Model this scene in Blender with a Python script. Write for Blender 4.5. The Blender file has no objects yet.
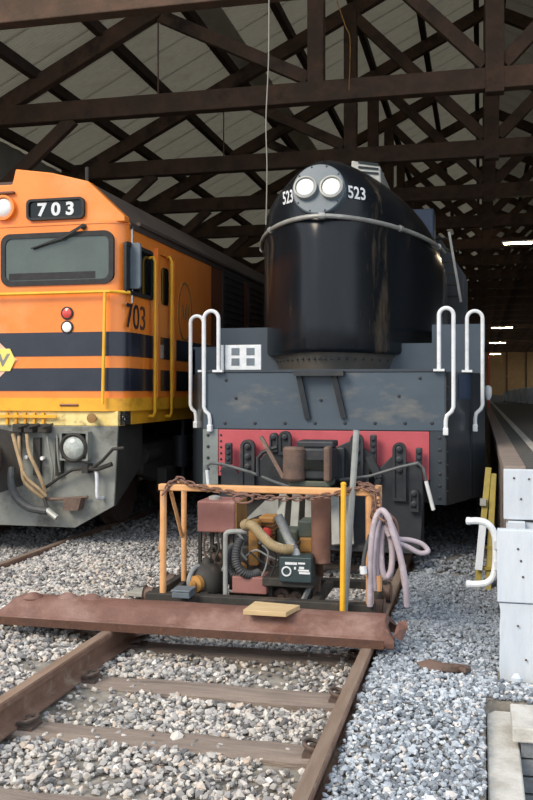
import bpy, bmesh, math, random
import numpy as np
from mathutils import Vector, Matrix
R = math.radians
random.seed(7); rng = np.random.default_rng(7)
sc = bpy.context.scene
COL = sc.collection

# ---------------------------------------------------------------- camera
EYE = 1.55; YAW = math.atan2(213.5, 900.0)
cam_d = bpy.data.cameras.new('camera'); cam = bpy.data.objects.new('camera', cam_d); COL.objects.link(cam)
cam.location = (0, 0, EYE); cam.rotation_euler = (R(90), 0, YAW)
cam_d.sensor_fit = 'VERTICAL'; cam_d.sensor_height = 36.0; cam_d.lens = 40.5
cam_d.shift_y = -10 / 800; cam_d.clip_start = 0.05; cam_d.clip_end = 600
sc.camera = cam

# ---------------------------------------------------------------- sky, sun, exposure
w = bpy.data.worlds.new('sky'); sc.world = w; w.use_nodes = True
wn = w.node_tree.nodes; wn['Background'].inputs[0].default_value = (0.80, 0.89, 1.0, 1); wn['Background'].inputs[1].default_value = 1.0
sun_d = bpy.data.lights.new('hazy_sun', 'SUN'); sun = bpy.data.objects.new('hazy_sun', sun_d); COL.objects.link(sun)
sun_d.energy = 2.2; sun_d.angle = R(24); sun_d.color = (1.0, 0.86, 0.68)
sun.rotation_euler = (R(52), 0, R(-32))
vs = sc.view_settings
vs.view_transform = 'Standard'; vs.look = 'None'; vs.exposure = 0.45; vs.gamma = 1.0; vs.use_curve_mapping = False

# ---------------------------------------------------------------- helpers
SN, CS = math.sin(YAW), math.cos(YAW)
def at(px, py, Y):
    """point of the plane at distance Y that the photograph shows at this pixel"""
    u = px - 266.5; v = 390 - py
    d = Y / (900 * CS + u * SN)
    return Vector(((-900 * SN + u * CS) * d, Y, EYE + v * d))
def srgb(h):
    h = h.lstrip('#'); o = []
    for i in (0, 2, 4):
        c = int(h[i:i+2], 16) / 255
        o.append(c / 12.92 if c <= 0.04045 else ((c + 0.055) / 1.055) ** 2.4)
    return (*o, 1)

MATS = {}
def mat(name, c1, c2=None, rough=0.6, metal=0.0, scale=6.0, mix=(0.4, 0.7), bump=0.0, bscale=40.0, stretch=(1, 1, 1), c3=None, s3=1.5, mix3=(0.55, 0.7), emit=None, estr=0, coat=0.0, detail=6):
    m = bpy.data.materials.new(name); m.use_nodes = True; MATS[name] = m
    nt = m.node_tree; N = nt.nodes; L = nt.links; b = N['Principled BSDF']
    b.inputs['Base Color'].default_value = srgb(c1); b.inputs['Roughness'].default_value = rough; b.inputs['Metallic'].default_value = metal
    if coat: b.inputs['Coat Weight'].default_value = coat; b.inputs['Coat Roughness'].default_value = 0.12
    if emit: b.inputs['Emission Color'].default_value = srgb(emit); b.inputs['Emission Strength'].default_value = estr
    tc = N.new('ShaderNodeTexCoord'); mp = N.new('ShaderNodeMapping'); mp.inputs['Scale'].default_value = stretch
    L.new(tc.outputs['Object'], mp.inputs['Vector'])
    def layer(base, col, sc_, rng_):
        n = N.new('ShaderNodeTexNoise'); n.inputs['Scale'].default_value = sc_; n.inputs['Detail'].default_value = detail; n.inputs['Roughness'].default_value = 0.65
        L.new(mp.outputs[0], n.inputs['Vector'])
        r = N.new('ShaderNodeValToRGB'); r.color_ramp.elements[0].position = rng_[0]; r.color_ramp.elements[1].position = rng_[1]
        L.new(n.outputs[0], r.inputs[0])
        x = N.new('ShaderNodeMix'); x.data_type = 'RGBA'
        L.new(r.outputs[0], x.inputs[0])
        if isinstance(base, tuple): x.inputs[6].default_value = base
        else: L.new(base, x.inputs[6])
        x.inputs[7].default_value = srgb(col)
        return x.outputs[2]
    out = None
    if c2: out = layer(srgb(c1), c2, scale, mix)
    if c3: out = layer(out if out else srgb(c1), c3, s3, mix3)
    if out: L.new(out, b.inputs['Base Color'])
    if bump:
        n = N.new('ShaderNodeTexNoise'); n.inputs['Scale'].default_value = bscale; n.inputs['Detail'].default_value = 5
        L.new(mp.outputs[0], n.inputs['Vector'])
        bp = N.new('ShaderNodeBump'); bp.inputs['Strength'].default_value = bump; bp.inputs['Distance'].default_value = 0.02
        L.new(n.outputs[0], bp.inputs['Height']); L.new(bp.outputs[0], b.inputs['Normal'])
    return m

# setting
mat('earth', '#7c766e', '#a09a90', rough=0.95, scale=9, bump=0.6, bscale=30)
mat('timber_dark', '#4a3a2e', '#62493a', rough=0.85, scale=3, stretch=(1, 1, 1), bump=0.3, bscale=25, c3='#241a15', s3=1.2)
mat('purlin_wood', '#332822', '#4a382c', rough=0.9, scale=4)
mat('galv_sheet', '#98958a', '#aaa699', rough=0.62, metal=0.0, scale=1.2, c3='#7d776b', s3=0.5)
mat('wall_sheet', '#8c8a80', '#a29e92', rough=0.62, scale=1.2)
def translucent(name, fac, col):
    m = MATS[name]; nt = m.node_tree; b = nt.nodes['Principled BSDF']; t = nt.nodes.new('ShaderNodeBsdfTranslucent'); t.inputs[0].default_value = srgb(col)
    x = nt.nodes.new('ShaderNodeMixShader'); x.inputs[0].default_value = fac; nt.links.new(b.outputs[0], x.inputs[1]); nt.links.new(t.outputs[0], x.inputs[2]); nt.links.new(x.outputs[0], nt.nodes['Material Output'].inputs[0])
translucent('galv_sheet', .105, '#c8bfa8')  # translucency added to brighten the roof underside and the shed
mat('shaded_sheet', '#5c5347', '#46392e', rough=0.75, metal=0.0, scale=1.5)  # darker than the left slope: its shade is put into the colour
translucent('shaded_sheet', .11, '#9a8f78')  # weak translucency added to lift light on the far timbers
mat('plywood', '#b08c5c', '#c09a68', rough=0.8, scale=2)
mat('asphalt', '#4b4946', '#5a5854', rough=0.9, scale=14, bump=0.3, bscale=80)
mat('line_paint', '#b9b6ae', '#8f8c86', rough=0.8, scale=10)
mat('lime_white', '#ccd3db', '#b8c1cb', rough=0.75, scale=5, c3='#98938a', s3=4, mix3=(0.58, 0.8), bump=0.2, bscale=30, stretch=(1, 1, .25))
mat('concrete', '#c8c6c0', '#a8a49c', rough=0.9, scale=8, bump=0.3, bscale=60)
mat('brick_grey', '#6f7377', '#7f848a', rough=0.85, scale=12, bump=0.3, bscale=60)
mat('mortar', '#8e8c88', rough=0.95)
mat('sleeper_wood', '#7d7068', '#94867b', rough=0.9, scale=3, stretch=(1, 8, 8), bump=0.5, bscale=20, c3='#655a52', s3=2)
mat('rail_head', '#a08d7e', '#8a7566', rough=0.45, metal=0.35, scale=5, stretch=(6, .5, 6))
mat('rail_web', '#74594a', '#8f7262', rough=0.75, scale=6, c3='#a0907f', s3=4)
mat('clip_iron', '#4a4440', '#6a5348', rough=0.7, scale=20)
# diesel
mat('orange', '#f48c38', '#ea7f2a', rough=0.32, scale=2.0, coat=0.3, c3='#e99a5c', s3=0.8)
mat('stripe_black', '#1d2230', '#2b303c', rough=0.3, scale=2, coat=0.3)
mat('gold', '#f0b030', '#dfa02c', rough=0.4, scale=4, c3='#c08024', s3=3)
mat('cream_beam', '#f0dc98', '#d8bc6c', rough=0.55, scale=5, c3='#8f7a50', s3=7)
mat('pilot_grey', '#858883', '#6a6c67', rough=0.5, scale=3, c3='#4a4843', s3=3.2, mix3=(.5, .7), bump=0.1)
mat('glass_dark', '#101514', rough=0.06)
mat('screen_glass', '#4a544f', '#58625b', rough=0.07, scale=1.4, coat=0.4)
mat('rubber', '#1b1c1f', '#2a2b2d', rough=0.7, scale=12)
mat('hood_brown', '#6a3a26', '#7c4228', rough=0.45, scale=2)
mat('roof_dark', '#4c413b', '#3c3430', rough=0.7, scale=2)
mat('under_black', '#2a2928', '#3a3733', rough=0.75, scale=5, c3='#3c352e', s3=3)
mat('lamp_glass', '#e6e9ea', rough=0.12, coat=0.5)
mat('lamp_dim', '#b7bdb8', '#8b918d', rough=0.15, scale=20, coat=0.5)
mat('red_lens', '#d0463f', rough=0.2, coat=0.5)
mat('white_lens', '#eef0ee', rough=0.25, coat=0.5)
mat('chrome', '#c9cbcc', rough=0.25, metal=0.9)
mat('white_paint', '#dcdfe2', '#c6cacf', rough=0.45, scale=14)
mat('yellow_rail', '#eeb52e', '#e0a325', rough=0.4, scale=6)
mat('hose_tan', '#b59b78', '#8f7a5c', rough=0.7, scale=8)
# steam engine
mat('loco_black', '#14181d', '#1e2228', rough=0.24, scale=1.6, c3='#6b5c4a', s3=2.6, mix3=(0.57, 0.75), stretch=(1, 1, .2))  # brownish vertical streaks painted in for warm reflections on the nose
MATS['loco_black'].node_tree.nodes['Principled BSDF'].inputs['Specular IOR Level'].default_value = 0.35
mat('base_iron', '#4c4a46', '#5f5850', rough=0.6, scale=6, c3='#36383a', s3=3)
mat('loco_plate', '#414d58', '#4a5661', rough=0.42, scale=2, c3='#7a766e', s3=1.9, mix3=(0.6, 0.8), stretch=(.6, 1, 1.4))
mat('loco_step', '#37434f', '#414d58', rough=0.45, scale=2)
mat('loco_skirt', '#2a323a', '#363e45', rough=0.38, scale=2.2, coat=0.2)
mat('loco_iron', '#23272c', '#30343a', rough=0.55, scale=6, c3='#4a4038', s3=4, mix3=(0.6, 0.75))
mat('lamp_plate', '#5d6a74', '#525e68', rough=0.4, scale=4)
mat('red_beam', '#b8525a', '#a8464f', rough=0.55, scale=4, c3='#a8626a', s3=2)
mat('rust_iron', '#6b554a', '#54463f', rough=0.7, scale=9, c3='#7d6a5c', s3=5, bump=0.3)
mat('grey_rod', '#8b8f90', '#6d6f6f', rough=0.55, scale=15)
mat('slat_grey', '#94958f', '#7d7d78', rough=0.6, scale=5)
mat('silver', '#a9aaa6', '#8e8e88', rough=0.5, metal=0.3, scale=6)
mat('blue_box', '#26364f', '#2f405a', rough=0.5, scale=4)
# trolley
mat('rust_steel', '#6a4a40', '#7d5a4e', rough=0.62, scale=5, c3='#92746a', s3=3, mix3=(0.5, 0.7), bump=0.25, bscale=50)
mat('rust_dark', '#573a2c', '#47312a', rough=0.85, scale=9, c3='#7d5230', s3=14, mix3=(0.6, 0.75), bump=0.3)
mat('worn_lit_grey', '#7f8685', '#69716f', rough=0.6, scale=4, c3='#4c5457', s3=3)  # worn post, made paler because the lit side is painted in
mat('rod_dark', '#4f5355', '#65696a', rough=0.55, scale=15)
mat('orange_tube', '#dca874', '#cf9660', rough=0.6, scale=6, c3='#b58c6c', s3=4)
mat('tank_red', '#94665f', '#85564f', rough=0.6, scale=5, c3='#ad857c', s3=3)
mat('tank_ochre', '#8f6c3c', '#775634', rough=0.6, scale=6)
mat('engine_ochre', '#a97a3c', '#866034', rough=0.6, scale=8, c3='#5f4a30', s3=6)
mat('engine_dark', '#3a3733', '#2a2826', rough=0.7, scale=9, c3='#5a4c40', s3=5)
mat('panel_teal', '#2f3f42', '#27363a', rough=0.5, scale=5)
mat('muffler', '#7c5a4c', '#6a4a3e', rough=0.7, scale=4, c3='#8f7264', s3=3, bump=0.1)
mat('box_grey', '#66717a', '#5a646c', rough=0.5, scale=6)
mat('hose_black', '#3a3c3e', '#4c4e50', rough=0.6, scale=20)
mat('hose_straw', '#9c8a68', '#857455', rough=0.65, scale=9, c3='#cfc8b8', s3=6)
mat('hose_white', '#aeb4b8', '#c8ccce', rough=0.5, scale=7)
mat('hose_lilac', '#b3a6ae', '#9c9198', rough=0.55, scale=5, c3='#c6bfc4', s3=8)
mat('board_ply', '#c9b088', '#b2976c', rough=0.8, scale=4, stretch=(1, 8, 8))
mat('plank_grey', '#9d9c94', '#86857c', rough=0.9, scale=5, stretch=(1, 8, 8))
mat('chain_rust', '#6e5145', '#86665a', rough=0.75, scale=25)
mat('pipe_grey', '#9a9d9b', '#868986', rough=0.5, metal=0.0, scale=9)
mat('teal_paint', '#4c5650', '#5c5c48', rough=0.6, scale=9)
mat('ladder_yellow', '#9c8c42', '#857838', rough=0.6, scale=8)
mat('cable', '#8d8a80', rough=0.7)
mat('tube_light', '#fff6e0', rough=0.4, emit='#ffe6bd', estr=60.0)
mat('orange_red', '#c04a28', rough=0.5)

class MB:
    """collects shapes in world coordinates; build() links them as one mesh object"""
    def __init__(s): s.v = []; s.f = []
    def add(s, vs_, fs_):
        o = len(s.v); s.v += [tuple(p) for p in vs_]; s.f += [tuple(i + o for i in f) for f in fs_]; return s
    def box(s, x0, x1, y0, y1, z0, z1):
        return s.add([(x0,y0,z0),(x1,y0,z0),(x1,y1,z0),(x0,y1,z0),(x0,y0,z1),(x1,y0,z1),(x1,y1,z1),(x0,y1,z1)],
                     [(0,3,2,1),(4,5,6,7),(0,1,5,4),(1,2,6,5),(2,3,7,6),(3,0,4,7)])
    def bar(s, p0, p1, wd, ht, up=(0, 0, 1)):
        p0 = Vector(p0); p1 = Vector(p1); d = (p1 - p0).normalized(); up = Vector(up)
        sd = d.cross(up)
        if sd.length < 1e-4: sd = d.cross(Vector((0, 1, 0)))
        sd.normalize(); up = sd.cross(d)
        a = sd * wd / 2; b = up * ht / 2
        return s.add([p0-a-b, p0+a-b, p0+a+b, p0-a+b, p1-a-b, p1+a-b, p1+a+b, p1-a+b],
                     [(0,3,2,1),(4,5,6,7),(0,1,5,4),(1,2,6,5),(2,3,7,6),(3,0,4,7)])
    def prism(s, poly, axis, a0, a1):
        """poly = list of 2D points: axis 'y' -> (x,z), 'x' -> (y,z), 'z' -> (x,y)"""
        def P(q, a): return {'y': (q[0], a, q[1]), 'x': (a, q[0], q[1]), 'z': (q[0], q[1], a)}[axis]
        n = len(poly); vs_ = [P(q, a0) for q in poly] + [P(q, a1) for q in poly]
        fs_ = [tuple(range(n)), tuple(range(2*n-1, n-1, -1))] + [(i, n+i, n+(i+1) % n, (i+1) % n) for i in range(n)]
        return s.add(vs_, fs_)
    def cyl(s, p0, p1, r, n=12, r1=None): return s.tube([p0, p1], r, n, radii=[r, r if r1 is None else r1])
    def tube(s, pts, r, n=8, closed=False, radii=None):
        pts = [Vector(p) for p in pts]; m = len(pts)
        T = []
        for i in range(m):
            a = pts[(i-1) % m] if (closed or i > 0) else pts[i]; b = pts[(i+1) % m] if (closed or i < m-1) else pts[i]
            T.append((b - a).normalized())
        nrm = T[0].orthogonal().normalized(); vs_ = []
        for i in range(m):
            if i: nrm = (nrm - T[i] * nrm.dot(T[i])).normalized()
            bn = T[i].cross(nrm); rr = radii[i] if radii else r
            for k in range(n):
                a = 2 * math.pi * k / n
                vs_.append(pts[i] + (nrm * math.cos(a) + bn * math.sin(a)) * rr)
        fs_ = []
        for i in range(m if closed else m-1):
            j = (i+1) % m
            for k in range(n): fs_.append((i*n+k, i*n+(k+1) % n, j*n+(k+1) % n, j*n+k))
        if not closed: fs_ += [tuple(range(n-1, -1, -1)), tuple((m-1)*n+k for k in range(n))]
        return s.add(vs_, fs_)
    def lathe(s, prof, org, axis, n=20):
        """prof = (radius, distance along axis)"""
        ax = Vector(axis).normalized(); a = ax.orthogonal().normalized(); b = ax.cross(a); org = Vector(org)
        vs_ = []; m = len(prof)
        for r, h in prof:
            for k in range(n):
                t = 2*math.pi*k/n; vs_.append(org + ax*h + (a*math.cos(t) + b*math.sin(t)) * max(r, 1e-4))
        fs_ = [(i*n+k, i*n+(k+1) % n, (i+1)*n+(k+1) % n, (i+1)*n+k) for i in range(m-1) for k in range(n)]
        fs_ += [tuple(range(n-1, -1, -1)), tuple((m-1)*n+k for k in range(n))]
        return s.add(vs_, fs_)
    def loft(s, rings, closed=True, cap=True):
        m = len(rings); n = len(rings[0]); vs_ = [p for r in rings for p in r]
        fs_ = [(i*n+k, i*n+(k+1) % n, (i+1)*n+(k+1) % n, (i+1)*n+k) for i in range(m-1) for k in range(n if closed else n-1)]
        if cap and closed: fs_ += [tuple(range(n-1, -1, -1)), tuple((m-1)*n+k for k in range(n))]
        return s.add(vs_, fs_)
    def mesh(s, name, m, org=(0, 0, 0), smooth=35):
        me = bpy.data.meshes.new(name); o = Vector(org)
        me.from_pydata([tuple(Vector(p) - o) for p in s.v], [], s.f)
        bm = bmesh.new(); bm.from_mesh(me); bmesh.ops.recalc_face_normals(bm, faces=bm.faces); bm.to_mesh(me); bm.free()
        if m: me.materials.append(MATS[m])
        if smooth:
            me.shade_smooth(); me.set_sharp_from_angle(angle=R(smooth))
        return me
    def build(s, name, m, parent=None, smooth=35, bevel=0, label=None, kind=None):
        org = wpos(parent) if parent else (0, 0, 0)
        loc = None
        if not parent:   # a thing of one mesh gets its origin at its base
            xs = [p[0] for p in s.v]; ys = [p[1] for p in s.v]; zs = [p[2] for p in s.v]
            org = ((min(xs)+max(xs))/2, (min(ys)+max(ys))/2, min(zs)); loc = org
        ob = bpy.data.objects.new(name, s.mesh(name, m, org, smooth)); COL.objects.link(ob)
        if parent: ob.parent = parent
        else: ob.location = loc
        if bevel:
            bv = ob.modifiers.new('bevel', 'BEVEL'); bv.width = bevel; bv.segments = 2; bv.limit_method = 'ANGLE'; bv.angle_limit = R(40)
        if label: ob['label'] = label
        if kind: ob['kind'] = kind
        return ob
def wpos(o):
    p = Vector(o.location)
    while o.parent: o = o.parent; p = p + Vector(o.location)
    return p
def thing(name, label, cat, loc=(0, 0, 0), group=None, kind=None):
    o = bpy.data.objects.new(name, None); COL.objects.link(o); o.location = loc; o.empty_display_size = 0.2
    return tag(o, label, cat, group, kind)
def tag(o, label=None, cat=None, group=None, kind=None):
    if label: o['label'] = label
    if cat: o['category'] = cat
    if group: o['group'] = group
    if kind: o['kind'] = kind
    return o
def copy_tree(o, loc=None, parent=None):
    c = o.copy(); COL.objects.link(c); c.parent = parent
    if loc is not None: c.location = loc
    for ch in list(o.children): copy_tree(ch, None, c)
    return c
def inst(name, me, parent, loc, rot=(0, 0, 0), scale=(1, 1, 1), label=None):
    o = bpy.data.objects.new(name, me); COL.objects.link(o); o.parent = parent
    p = Vector(loc) - (wpos(parent) if parent else Vector((0, 0, 0)))
    o.location = p; o.rotation_euler = rot; o.scale = scale
    if label: o['label'] = label
    return o
def spline(pts, k=6, closed=False):
    pts = [Vector(p) for p in pts]; n = len(pts); out = []
    rngs = range(n) if closed else range(n-1)
    for i in rngs:
        if closed: a, b, c, d = pts[(i-1) % n], pts[i], pts[(i+1) % n], pts[(i+2) % n]
        else: a, b, c, d = pts[max(i-1, 0)], pts[i], pts[i+1], pts[min(i+2, n-1)]
        for j in range(k):
            t = j / k
            out.append(0.5*((2*b) + (c-a)*t + (2*a-5*b+4*c-d)*t*t + (3*b-a-3*c+d)*t**3))
    if not closed: out.append(pts[-1])
    return out
def rrect(x0, x1, z0, z1, r, k=5):
    o = []
    for cx, cz, a0 in ((x1-r, z1-r, 0), (x0+r, z1-r, 90), (x0+r, z0+r, 180), (x1-r, z0+r, 270)):
        for i in range(k+1):
            a = R(a0 + 90*i/k); o.append((cx + r*math.cos(a), cz + r*math.sin(a)))
    return o
def frame_prism(mb, outer, inner, axis, a0, a1):
    n = len(outer)
    def P(q, a): return {'y': (q[0], a, q[1]), 'x': (a, q[0], q[1])}[axis]
    vs_ = [P(q, a0) for q in outer] + [P(q, a0) for q in inner] + [P(q, a1) for q in outer] + [P(q, a1) for q in inner]
    fs_ = []
    for i in range(n):
        j = (i+1) % n
        fs_ += [(i, j, n+j, n+i), (2*n+i, 3*n+i, 3*n+j, 2*n+j), (i, 2*n+i, 2*n+j, j), (n+i, n+j, 3*n+j, 3*n+i)]
    return mb.add(vs_, fs_)
def letters(name, text, m, parent, centre, height, width=None, rot=(R(90), 0, 0), bold=0.0, depth=0.004, shear=0.0):
    """flat lettering as a thin mesh"""
    cu = bpy.data.curves.new(name, 'FONT'); cu.body = text; cu.align_x = 'CENTER'; cu.align_y = 'CENTER'; cu.offset = bold; cu.extrude = depth; cu.shear = shear; cu.size = 1.0
    to = bpy.data.objects.new(name, cu); COL.objects.link(to)
    dg = bpy.context.evaluated_depsgraph_get(); me = bpy.data.meshes.new_from_object(to.evaluated_get(dg))
    bpy.data.objects.remove(to); bpy.data.curves.remove(cu)
    xs = [v.co.x for v in me.vertices]; ys = [v.co.y for v in me.vertices]
    cx, cy = (min(xs)+max(xs))/2, (min(ys)+max(ys))/2; hh = max(ys)-min(ys); ww = max(xs)-min(xs)
    sy = height/hh; sx = (width/ww) if width else sy
    for v in me.vertices: v.co.x = (v.co.x-cx)*sx; v.co.y = (v.co.y-cy)*sy
    me.materials.clear(); me.materials.append(MATS[m]); me.name = name
    return inst(name, me, parent, centre, rot)

# ================================================================ SETTING
TC = -1.498        # middle of the steam engine's track
T2 = -4.92         # middle of the diesel's track
PLX = 0.165        # platform edge
PLY = 6.75         # platform front
PLZ = 1.0          # platform height
def sm(a, b, x):
    t = np.clip((x - a) / (b - a), 0, 1); return t * t * (3 - 2 * t)
def gz(x, y):
    x = np.asarray(x, float); y = np.asarray(y, float)
    z = np.full_like(x, -0.12)
    wav = 0.012 * np.sin(x * 3.1 + y * 1.7) + 0.010 * np.sin(y * 4.3 - x * 2.2)
    mid = np.where(x < -3.3, -0.045, -0.045 - 0.10 * np.abs(x + 3.3))
    z = np.where((x > -4.17) & (x < -2.36), np.clip(mid, -0.15, -0.03), z)
    z = np.where(np.abs(x - TC) < 0.862, -0.185, z)
    z = np.where(np.abs(x - T2) < 0.74, -0.15, z)
    z = np.where(x > -0.64, -0.055 - 0.05 * sm(-0.5, 0.2, x), z)
    z = np.where((x > .07) & (y < 4.85), -.62, z)
    return z + wav
# ground: fine grid near, flat skirt far
gx = np.linspace(-9, 2.2, 150); gy = np.linspace(0.5, 22, 200)
X, Y = np.meshgrid(gx, gy, indexing='ij'); Z = gz(X, Y) - 0.012
vs_ = np.stack([X, Y, Z], -1).reshape(-1, 3).tolist(); ny = len(gy)
fs_ = [(i*ny+j, (i+1)*ny+j, (i+1)*ny+j+1, i*ny+j+1) for i in range(len(gx)-1) for j in range(ny-1)]
g = MB(); g.v = [tuple(p) for p in vs_]; g.f = fs_
o = 0.13
g.add([(-60,-40,-.2),(60,-40,-.2),(60,.5,-.2),(-60,.5,-.2)], [(0,1,2,3)])
g.add([(-60,.5,-.2),(-9,.5,-.2),(-9,22,-.2),(-60,22,-.2)], [(0,1,2,3)])
g.add([(2.2,.5,-.2),(60,.5,-.2),(60,22,-.2),(2.2,22,-.2)], [(0,1,2,3)])
g.add([(-60,22,-.2),(60,22,-.2),(60,140,-.2),(-60,140,-.2)], [(0,1,2,3)])
tag(g.build('floor', 'earth', smooth=60), 'grey earth and crushed stone ground under the tracks', None, None, 'structure')

# ---------------------------------------------------------------- ballast stones (uncountable)
def stone_mat(name, ramp):
    m = bpy.data.materials.new(name); m.use_nodes = True; nt = m.node_tree; b = nt.nodes['Principled BSDF']; b.inputs['Roughness'].default_value = 0.9
    a = nt.nodes.new('ShaderNodeAttribute'); a.attribute_name = 'tone'
    r = nt.nodes.new('ShaderNodeValToRGB'); e = r.color_ramp.elements
    e[0].position = ramp[0][0]; e[0].color = srgb(ramp[0][1]); e[1].position = ramp[-1][0]; e[1].color = srgb(ramp[-1][1])
    for p, c in ramp[1:-1]: q = e.new(p); q.color = srgb(c)
    nt.links.new(a.outputs['Fac'], r.inputs[0]); nt.links.new(r.outputs[0], b.inputs['Base Color'])
    MATS[name] = m
stone_mat('ballast_grey', [(0, '#5f5e5e'), (.25, '#929090'), (.55, '#b3b0ac'), (.8, '#ccc7c0'), (.93, '#bdab9b'), (1, '#e6e4e0')])
stone_mat('ballast_skylit', [(0, '#636a72'), (.3, '#8b929b'), (.6, '#a9b1ba'), (.85, '#c2c9d0'), (.95, '#c9c0b9'), (1, '#eef0f2')])  # blue of the open sky light put into the stone colours
t_ = (1 + 5 ** .5) / 2
ICO = np.array([(-1,t_,0),(1,t_,0),(-1,-t_,0),(1,-t_,0),(0,-1,t_),(0,1,t_),(0,-1,-t_),(0,1,-t_),(t_,0,-1),(t_,0,1),(-t_,0,-1),(-t_,0,1)]) / (1 + t_*t_) ** .5
ICF = np.array([(0,11,5),(0,5,1),(0,1,7),(0,7,10),(0,10,11),(1,5,9),(5,11,4),(11,10,2),(10,7,6),(7,1,8),(3,9,4),(3,4,2),(3,2,6),(3,6,8),(3,8,9),(4,9,5),(2,4,11),(6,2,10),(8,6,7),(9,8,1)])
def stones(name, m, x, y, z, size, label, dirt_shade=(20, 21)):
    n = len(x)
    q = rng.normal(size=(n, 4)); q /= np.linalg.norm(q, axis=1)[:, None]; a, b, c, d = q.T
    Rm = np.stack([1-2*(c*c+d*d), 2*(b*c-a*d), 2*(b*d+a*c), 2*(b*c+a*d), 1-2*(b*b+d*d), 2*(c*d-a*b), 2*(b*d-a*c), 2*(c*d+a*b), 1-2*(b*b+c*c)], -1).reshape(n, 3, 3)
    V = ICO[None] * rng.uniform(.6, 1.3, (n, 12, 1)) * (size[:, None, None] * rng.uniform(.5, 1.15, (n, 1, 3)))
    V = np.einsum('nij,nkj->nki', Rm, V) * np.array([1, 1, .8]) + np.stack([x, y, z], -1)[:, None]
    F = ICF[None] + 12 * np.arange(n)[:, None, None]
    me = bpy.data.meshes.new(name); me.vertices.add(n*12); me.vertices.foreach_set('co', V.reshape(-1).astype(np.float32))
    me.loops.add(n*60); me.loops.foreach_set('vertex_index', F.reshape(-1).astype(np.int32))
    me.polygons.add(n*20); me.polygons.foreach_set('loop_start', np.arange(0, n*60, 3, dtype=np.int32)); me.polygons.foreach_set('loop_total', np.full(n*20, 3, dtype=np.int32))
    me.update(calc_edges=True); me.shade_flat()
    at_ = me.attributes.new('tone', 'FLOAT', 'POINT'); at_.data.foreach_set('value', np.repeat(rng.uniform(0, 1, n) * (1 - .6 * sm(*dirt_shade, y + .25*np.sin(x*5 + y*2))), 12).astype(np.float32))  # tone falls with distance: oily dirt plus shade near the engines
    me.materials.append(MATS[m]); ob = bpy.data.objects.new(name, me); COL.objects.link(ob)
    return tag(ob, label, 'ballast', None, 'stuff')
SLEEP = [3.42 + .755 * i - .755 * 2 for i in range(26)]
SLEEP2 = [3.3 + .70 * i for i in range(26)]
def keep(x, y):
    k = np.ones(len(x), bool)
    for s in SLEEP: k &= ~((np.abs(y - s) < .105) & (x - TC < .80) & (x - TC > -1.22) & (rng.uniform(size=len(x)) > .10))
    for rx in (TC-.835, TC+.835, T2-.75, T2+.75): k &= np.abs(x - rx) > .055
    k &= ~((np.abs(np.abs(x - TC) - .835) < .07) & (np.abs(x - TC) < .835))
    k &= ~((x > .02) & (y < 4.93)); k &= ~((x > .09) & (y < 5.56) & (y > 5.27)); k &= ~((x > .14) & (y > 6.66)); k &= x < .8
    return k
def scatter(n, x0, x1, y0, y1, s0, s1, cond, zoff=0.0, wedge=True):
    x = rng.uniform(x0, x1, n); y = rng.uniform(y0, y1, n)
    k = cond(x, y) & keep(x, y)
    if wedge: k &= (x > -.60 * y - .7)
    x = x[k]; y = y[k]; s = rng.uniform(s0, s1, len(x)) * (1 + .35 * (rng.uniform(size=len(x)) > .85))
    return x, y, gz(x, y) + zoff + rng.uniform(-.35, .75, len(x)) * s, s
def cat_(*a): return [np.concatenate(q) for q in zip(*a)]
left = lambda x, y: x < TC + .835
patch = lambda x, y: left(x, y) & ~((np.abs(x - TC) < .78) & (np.sin(x*5.3 + y*2.1) + np.sin(y*3.7 - x*2.9) + .9*rng.normal(size=len(x)) < -1.2))
a = scatter(74000, -6.2, -.6, 2.6, 9.5, .013, .023, patch)
b = scatter(18000, -6.2, -.6, 9.5, 17, .020, .032, left)
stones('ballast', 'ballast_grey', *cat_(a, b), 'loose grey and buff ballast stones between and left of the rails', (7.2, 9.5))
right = lambda x, y: x > TC + .875
a = scatter(30000, -.62, .8, 2.6, 8.0, .010, .018, right); b = scatter(3500, -.62, .5, 8.0, 14, .018, .028, right)
stones('ballast', 'ballast_skylit', *cat_(a, b), 'pale gravel bed, tinted blue for skylight, between the right rail and platform', (5.0, 6.2))

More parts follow.
